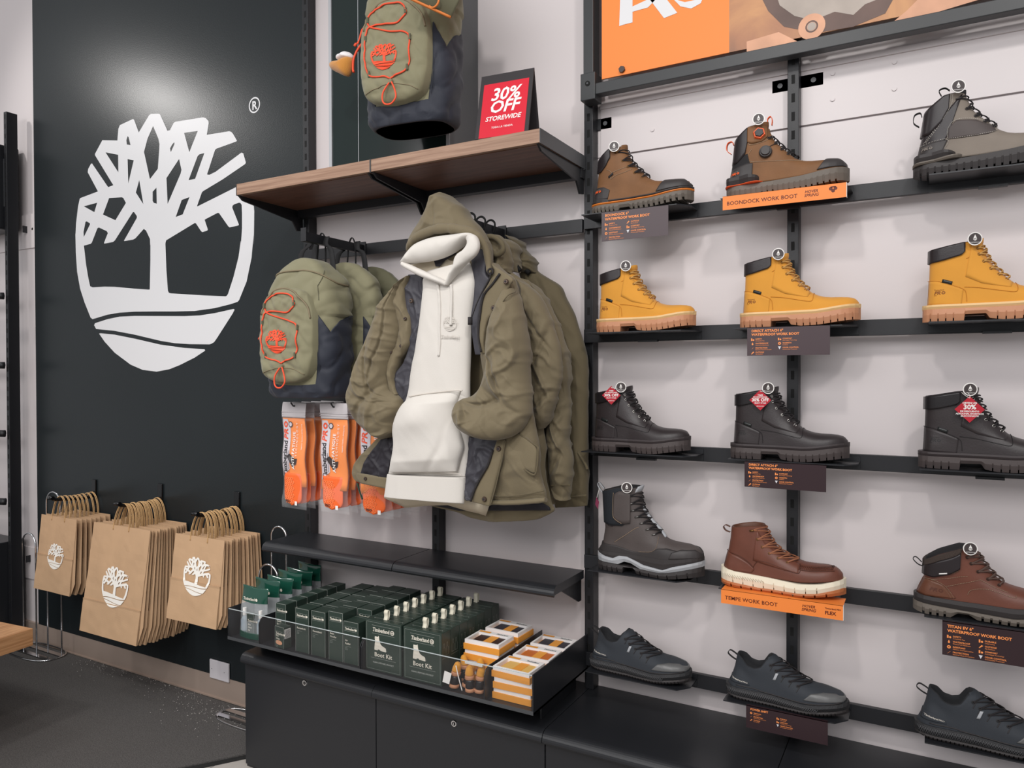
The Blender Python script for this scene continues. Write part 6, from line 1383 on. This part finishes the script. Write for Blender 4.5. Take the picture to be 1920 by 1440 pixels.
# hand pocket flap outline and hem stitching on the right
roll('pocket_edge', J, OLJ2, [PB(*q) for q in ((1240, 765), (1330, 845), (1440, 922), (1468, 860), (1478, 710))], -.447, .0028, sub=4)
roll('pocket_edge', J, OLJ2, [PB(*q) for q in ((1330, 610), (1400, 660), (1478, 715))], -.447, .0022, sub=4)
cloth('hand_pocket', J, OLJ, B_((1300, 620, 1340, 615), (1250, 690, 1420, 665), (1255, 765, 1468, 730), (1340, 845, 1465, 840), (1430, 905, 1455, 905)), -.442, .006, .004, amp=.003, seed=11, p=4)
roll('hem_seam', J, OLJ2, [PB(*q) for q in ((1150, 1080), (1260, 1082), (1400, 1065), (1520, 1040))], -.438, .002, sub=4)
roll('hem_fold', J, OLJ, [PB(*q) for q in ((1110, 1128), (1260, 1130), (1400, 1122), (1535, 1108))], -.430, .010, .7, sub=4)
# lower flap, viewer left
cloth('lower_flap', J, OLJ, B_((270, 650, 330, 640), (190, 730, 395, 700), (125, 800, 380, 790), (85, 880, 365, 880), (95, 950, 350, 950), (150, 985, 340, 1020)), -.392, .004, .012, amp=.005, seed=12, p=4)
cloth('lining', J, LIND, B_((300, 655, 395, 635), (240, 730, 395, 720), (190, 800, 380, 800), (160, 870, 365, 880), (150, 915, 350, 945)), -.402, .004, .004, amp=.006, seed=13, fs=(16, 16), p=4)
cloth('hem_facing', J, OLJ, B_((120, 905, 350, 945), (115, 945, 345, 985), (150, 985, 338, 1024)), -.409, .004, .004, amp=.003, seed=14, p=4)
snap(J, *PB(180, 950), -.416, .006)
roll('zip_tail', J, mat('green_tab', srgb(40, 66, 52), .6), [PB(122, 985), PB(135, 1040), PB(158, 1105)], -.40, .004, .5)
# sleeves
cloth('sleeve', J, OLJ, A_((455, 720, 505, 680), (400, 790, 460, 740), (345, 860, 440, 830), (305, 925, 432, 900), (278, 1000, 440, 980), (240, 1090, 445, 1070), (195, 1190, 432, 1170), (158, 1265, 400, 1265)) + B_((128, 110, 372, 110), (90, 220, 368, 215), (60, 325, 375, 280), (72, 420, 420, 318), (118, 510, 462, 362), (190, 582, 452, 430), (258, 628, 415, 500), (300, 650, 398, 570), (322, 648, 392, 600)), -.43, .050, .045, n=34, sub=7, amp=.011, fs=(7, 9), dirn=(5, -3), seed=21, p=2.2,
      folds=((.45, .62, .5, .02, .012, .35), (.5, .68, .5, .018, -.012, -.2), (.6, .55, .4, .018, -.010, .5), (.4, .78, .6, .02, .010, -.3), (.7, .40, .03, .3, -.010, .1), (.75, .72, .25, .02, -.014, .2)))
cloth('sleeve', J, OLJ, A_((1225, 775, 1300, 765, -.42), (1195, 850, 1340, 855, -.43), (1155, 960, 1360, 960, -.435), (1125, 1060, 1374, 1060, -.44), (1108, 1160, 1388, 1160, -.44), (1102, 1250, 1394, 1250, -.44)) + B_((1110, 70, 1400, 110, -.44), (1090, 160, 1408, 230, -.44), (1058, 255, 1418, 360, -.445), (1010, 312, 1404, 490, -.45), (960, 335, 1325, 605, -.46), (918, 348, 1185, 660, -.475), (885, 372, 1040, 648, -.49), (866, 408, 930, 600, -.495), (860, 440, 888, 525, -.495)), -.44, .060, .05, n=36, sub=7, amp=.011, fs=(7, 8), dirn=(-4, 4), seed=33, p=2.2,
      folds=((.35, .47, .45, .02, -.014, .4), (.4, .53, .5, .018, .012, .3), (.5, .60, .6, .02, -.012, .1), (.3, .68, .35, .022, -.014, -.3), (.2, .78, .3, .02, -.012, .1), (.35, .82, .3, .02, .012, .2), (.6, .42, .5, .03, .010, -.2)))
roll('armhole_seam', J, OLJ2, [PA(*q) for q in ((1300, 700), (1310, 780), (1250, 815), (1200, 880), (1150, 950))], [-.435, -.44, -.478, -.48, -.47], .0016, sub=5)

# --- hoodie
H = thing('hoodie', 'cream pullover hoodie inside the open olive parka', 'hoodie', (.80, -.40, 1.02))
hb = cloth('body', H, CRM, A_((640, 640, 960, 560), (614, 700, 985, 620), (616, 760, 1003, 700), (612, 830, 1002, 790), (600, 940, 986, 900), (586, 1050, 976, 1010), (570, 1150, 970, 1120), (555, 1250, 966, 1240)) + B_((538, 80, 964, 90), (522, 180, 962, 190), (508, 290, 962, 300), (480, 380, 964, 400), (420, 470, 966, 500), (396, 560, 968, 600), (398, 660, 968, 680), (388, 760, 960, 780), (368, 850, 948, 870), (352, 908, 936, 934)), -.432, .030, .03, n=40, sub=5, amp=.0035, fs=(7, 4), dirn=(2, 0), seed=41, p=3)
cloth('pocket', H, CRM, B_((520, 330, 900, 288), (480, 375, 885, 350), (435, 440, 868, 420), (400, 530, 868, 490), (392, 600, 880, 560), (398, 680, 905, 640), (390, 760, 918, 720), (372, 840, 890, 820), (356, 900, 868, 895)), -.452, .040, .004, n=36, sub=5, amp=.0044, fs=(6, 5), dirn=(4, 4), seed=43, p=2.6, folds=((.45, .35, .35, .2, .018, 0), (.75, .75, .05, .3, -.006, .5), (.2, .8, .15, .08, -.006, .5)))
cloth('rib_hem', H, CRM, B_((350, 912, 934, 938), (345, 925, 932, 952), (336, 1000, 926, 1040), (326, 1070, 922, 1115), (322, 1084, 920, 1138)), -.437, .026, .02, n=40, sub=5, amp=.0025, fs=(10, 3), seed=44, p=3.2)
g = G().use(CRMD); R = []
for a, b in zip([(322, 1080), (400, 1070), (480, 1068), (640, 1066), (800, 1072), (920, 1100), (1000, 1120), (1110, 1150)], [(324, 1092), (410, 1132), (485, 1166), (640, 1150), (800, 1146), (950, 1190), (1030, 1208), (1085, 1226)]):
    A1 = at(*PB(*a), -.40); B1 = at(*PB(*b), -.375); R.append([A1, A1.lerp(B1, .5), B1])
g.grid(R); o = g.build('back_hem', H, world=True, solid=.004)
CRS = mat('cream_seam', srgb(198, 191, 182), .9)
roll('hem_seam', H, CRS, [PB(*q) for q in ((380, 910), (500, 907), (640, 905), (760, 907), (860, 910), (905, 922))], -.4605, .0016, .6, sub=5)
roll('pocket_seam', H, CRS, [PB(*q) for q in ((506, 334), (600, 318), (740, 300), (850, 290), (908, 290))], -.472, .0018, sub=5)
# hood of the hoodie
cloth('hood_crown', H, CRM, A_((458, 560, 456, 578), (500, 512, 505, 582), (560, 435, 575, 572), (640, 395, 655, 562), (730, 372, 745, 540), (820, 362, 825, 502), (900, 352, 890, 452), (960, 348, 945, 405), (992, 356, 975, 385)), -.462, .028, .03, n=24, sub=6, amp=.004, seed=51, p=2)
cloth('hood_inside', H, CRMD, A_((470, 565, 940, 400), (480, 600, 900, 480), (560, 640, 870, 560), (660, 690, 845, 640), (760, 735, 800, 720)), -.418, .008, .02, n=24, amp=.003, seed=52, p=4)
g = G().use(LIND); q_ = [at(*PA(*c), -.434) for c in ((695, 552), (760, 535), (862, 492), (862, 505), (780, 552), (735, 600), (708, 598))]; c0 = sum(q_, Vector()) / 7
g.add(q_ + [c0], [(i, (i + 1) % 7, 7) for i in range(7)]); g.build('neck_shadow_gap', H, world=True, solid=.002).name = 'neck_gap_shade'  # dark sheet standing in for the shade inside the neck opening
cloth('hood_band', H, CRM, A_((948, 352, 935, 395, -.47), (1000, 362, 945, 415, -.478), (1026, 405, 942, 440, -.482), (1030, 460, 910, 480, -.484), (1005, 515, 872, 505, -.484), (950, 562, 850, 540, -.482), (905, 598, 842, 590, -.480), (868, 632, 830, 625, -.478), (835, 680, 805, 668, -.476), (795, 742, 772, 730, -.472)), -.48, .014, .022, n=20, sub=6, amp=.003, seed=53, p=2)
cloth('hood_band', H, CRM, A_((452, 566, 470, 556, -.47), (456, 596, 490, 570, -.472), (520, 636, 545, 598, -.476), (590, 672, 612, 628, -.478), (660, 700, 685, 660, -.478), (730, 726, 745, 688, -.476), (782, 746, 786, 712, -.472)), -.475, .012, .02, n=20, sub=6, amp=.003, seed=54, p=2)
for pts in (((722, 735), (732, 790), (736, 850), (738, 940), (736, 1060), (738, 1180), (730, 1270)), ((822, 735), (828, 790), (826, 870), (824, 950), (822, 1040))):
    roll('drawstring', H, CRM, [PA(*q) for q in pts], -.4655, .0042, sub=5)
g = G().use(mat('tone_on_tone_print', srgb(200, 194, 186), .7)); c_ = at(*PA(812, 1060), -.4655)
for dx, s_ in ((0, .042),): g.flat(shift(EMBLEM, 0, .012, s_), lambda x, z: c_ + Vector((x, 0, z))); g.flat(shift(word(.0115), -WL_ * .0115 / 2, -.030), lambda x, z: c_ + Vector((x, 0, z)))
o = g.build('chest_mark', H, world=True, recalc=False); o['label'] = 'faint tone on tone chest emblem'


# --- parkas behind
def back_parka(label, y, body, sleeve, hood, m, s0, origin):
    t = thing('parka', label, 'jacket', origin, group='olive parkas hanging behind the front one')
    cloth('body', t, m, body, y, .028, .024, amp=.009, seed=s0, n=32, fs=(7, 6), dirn=(3, 2), p=2.6)
    if sleeve: cloth('sleeve', t, m, sleeve, y - .022, .034, .028, amp=.012, seed=s0 + 3, n=30, sub=6, fs=(9, 8), dirn=(4, -3), p=2.2, folds=((.4, .3, .5, .02, -.012, .3), (.5, .45, .5, .02, -.012, -.3), (.5, .6, .5, .02, .012, .3), (.5, .75, .5, .02, -.010, -.2)))
    cloth('hood', t, m, hood, y - .01, .035, .03, amp=.014, seed=s0 + 5, n=24, fs=(13, 13), p=2)
    return t
t = back_parka('olive parka directly behind the front parka, its sleeve showing', -.270, A_((1060, 600, 1240, 620), (1060, 680, 1345, 690), (1080, 760, 1430, 770), (1100, 900, 1480, 880), (1100, 1100, 1510, 1100), (1100, 1250, 1510, 1250)) + B_((1100, 300, 1490, 300), (1100, 550, 1510, 560), (1150, 700, 1530, 700), (1150, 900, 1525, 900), (1150, 1050, 1560, 1060), (1200, 1170, 1588, 1185), (1250, 1200, 1580, 1200)),
    A_((1310, 690, 1400, 740), (1345, 790, 1490, 830), (1375, 930, 1550, 960), (1390, 1080, 1602, 1100), (1400, 1230, 1640, 1240)) + B_((1415, 120, 1652, 170), (1425, 260, 1625, 290), (1440, 400, 1590, 410), (1465, 520, 1550, 510), (1480, 580, 1520, 570)),
    A_((1090, 372, 1180, 366), (1098, 420, 1225, 410), (1110, 480, 1258, 480), (1125, 540, 1268, 550), (1150, 600, 1260, 610), (1200, 640, 1270, 650)), OLJ, 61, (.95, -.27, 1.0))
roll('hood_edge', t, OLJ2, [PA(*q) for q in ((1092, 375), (1150, 380), (1200, 420), (1215, 470), (1180, 510), (1130, 500))], -.335, .008, sub=5)
t = back_parka('olive parka third from the front with a hanging cuffed sleeve', -.185, A_((1150, 640, 1400, 700), (1200, 760, 1520, 820), (1250, 900, 1590, 960), (1250, 1100, 1600, 1100), (1250, 1250, 1600, 1250)) + B_((1250, 300, 1600, 300), (1300, 600, 1600, 600), (1300, 800, 1570, 800), (1300, 1000, 1580, 1000), (1350, 1140, 1600, 1140)),
    A_((1420, 720, 1500, 800), (1480, 840, 1575, 920), (1510, 960, 1618, 1010), (1545, 1100, 1655, 1120), (1575, 1240, 1690, 1250)) + B_((1590, 100, 1702, 110), (1600, 260, 1706, 280), (1575, 420, 1720, 440), (1545, 560, 1705, 560), (1545, 660, 1690, 650), (1555, 760, 1728, 770), (1562, 880, 1722, 900), (1575, 990, 1718, 1010), (1585, 1075, 1705, 1100), (1600, 1095, 1690, 1108)),
    A_((1200, 405, 1260, 400), (1230, 450, 1300, 440), (1250, 520, 1312, 520), (1270, 590, 1318, 590), (1290, 640, 1330, 645)), OLJ, 71, (1.0, -.19, 1.0))
roll('cuff_seam', t, OLJ2, [PB(*q) for q in ((1572, 1002), (1640, 998), (1718, 1000))], -.243, .0025, sub=5)
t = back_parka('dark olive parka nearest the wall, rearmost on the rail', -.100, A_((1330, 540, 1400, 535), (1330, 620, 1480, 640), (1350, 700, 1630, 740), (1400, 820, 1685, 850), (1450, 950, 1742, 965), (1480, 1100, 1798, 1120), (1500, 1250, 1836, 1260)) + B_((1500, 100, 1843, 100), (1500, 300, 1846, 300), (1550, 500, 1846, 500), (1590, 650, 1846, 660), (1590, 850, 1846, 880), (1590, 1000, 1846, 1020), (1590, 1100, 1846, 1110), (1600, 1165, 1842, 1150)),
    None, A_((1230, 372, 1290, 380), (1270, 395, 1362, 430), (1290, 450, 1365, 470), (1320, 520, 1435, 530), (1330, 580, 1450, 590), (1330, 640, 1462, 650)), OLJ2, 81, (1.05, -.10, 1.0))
roll('sleeve_seam', t, OLJ2, [PA(*q) for q in ((1600, 980), (1620, 1060), (1630, 1250))], -.132, .003, sub=4); roll('pocket_edge', t, OLJ2, [PB(*q) for q in ((1775, 750), (1830, 840), (1845, 880))], -.134, .004, sub=4)
roll('hem_seam', t, OLJ2, [PB(*q) for q in ((1600, 1080), (1700, 1085), (1840, 1075))], -.132, .003, sub=4)
# black hangers along the arm
for i, y in enumerate((-.315, -.255, -.195, -.135)):
    t = thing('coat_hanger', 'black coat hanger hook on the jacket arm, %s' % ['nearest the front parka', 'second along', 'third along', 'nearest the wall'][i], 'hanger', (.919, y, 1.83))
    g = G().use(M_BLK2); g.tube(catmull([(.90, y, 1.905), (.905, y, 1.918), (.921, y, 1.922), (.934, y, 1.910), (.930, y, 1.885), (.919, y, 1.868), (.919, y, 1.84)], 4), .0035, 6); g.build('hook', t, world=True)
    g = G().use(M_BLK2); g.tube(catmull([(.76, y, 1.74), (.85, y, 1.81), (.919, y, 1.838), (.99, y, 1.81), (1.06, y, 1.74)], 4), .006, 6, flat=1.4); g.build('shoulder_bar', t, world=True)

# ---------------------------------------------------------------- nest the small pieces one level deeper
HOST = {'stitching': ['upper'], 'printed_mark': ['heel_counter', 'upper'], 'embossed_mark': ['upper'], 'eyelet': ['upper'], 'lace_hook': ['upper'], 'side_label': ['upper'], 'cord_loops': ['upper'], 'side_tab': ['upper'],
        'raised_rings': ['insole'], 'size_mark': ['insole'], 'zip_ridge': ['header'], 'hexagon_badge': ['insert'], 'white_lettering': ['insert'], 'arrow_print': ['insert'], 'wordmark': ['insert', 'green_top'],
        'cord_tab': ['front_pocket'], 'tree_print': ['front_pocket'], 'pocket_zip': ['front_pocket'], 'pocket_seam': ['front_pocket', 'pocket'], 'cord_lock': ['elastic_cord'], 'tag_string': ['sale_tag'], 'paper_sash': ['wallet'], 'lid_print': ['white_lid'],
        'bright_edge': ['acrylic_front'], 'screw': ['plate'], 'lattice_relief': ['midsole'], 'midsole_grooves': ['midsole'], 'orange_rand': ['outsole'], 'cable': ['lower_dial'], 'drawstring': ['hood_band'], 'chest_mark': ['body'],
        'cord_stopper': ['drawcord'], 'cord_ring': ['drawcord'], 'underside': ['board'], 'orange_lettering': ['card'], 'lettering': ['orange_panel', 'strip'], 'bolt': ['orange_panel'], 'hood_brim': ['hood'], 'barcode_label': ['carton'],
        'printed_emblem': ['paper_body'], 'zip_pull': ['main_body'], 'main_zip': ['main_body'], 'top_seam': ['main_body'], 'red_print': ['front_board'], 'tongue_strip': ['tongue'], 'hem_seam': ['hem_fold', 'rib_hem', 'body'], 'armhole_seam': ['sleeve'], 'hood_edge': ['hood'], 'cuff_seam': ['sleeve'], 'sleeve_seam': ['body'], 'piping': ['brim'], 'eyelet': ['upper', 'brim']}
base = lambda o: o.name.split('.')[0]
tops = [o for o in C.objects if o.type == 'EMPTY' and o.parent is None]
kids = {}
for o in C.objects:
    if o.parent: kids.setdefault(o.parent.name, []).append(o)
for t in tops:
    ch = kids.get(t.name, [])
    for o in ch:
        for h in HOST.get(base(o), []):
            hs = [q for q in ch if base(q) == h and q is not o]
            if hs:
                if len(hs) > 1:                               # the nearest one by bounding box centre
                    cen = lambda q: sum((Vector(b) for b in q.bound_box), Vector()) / 8
                    hs.sort(key=lambda q: (cen(q) - cen(o)).length)
                o.parent = hs[0]; break
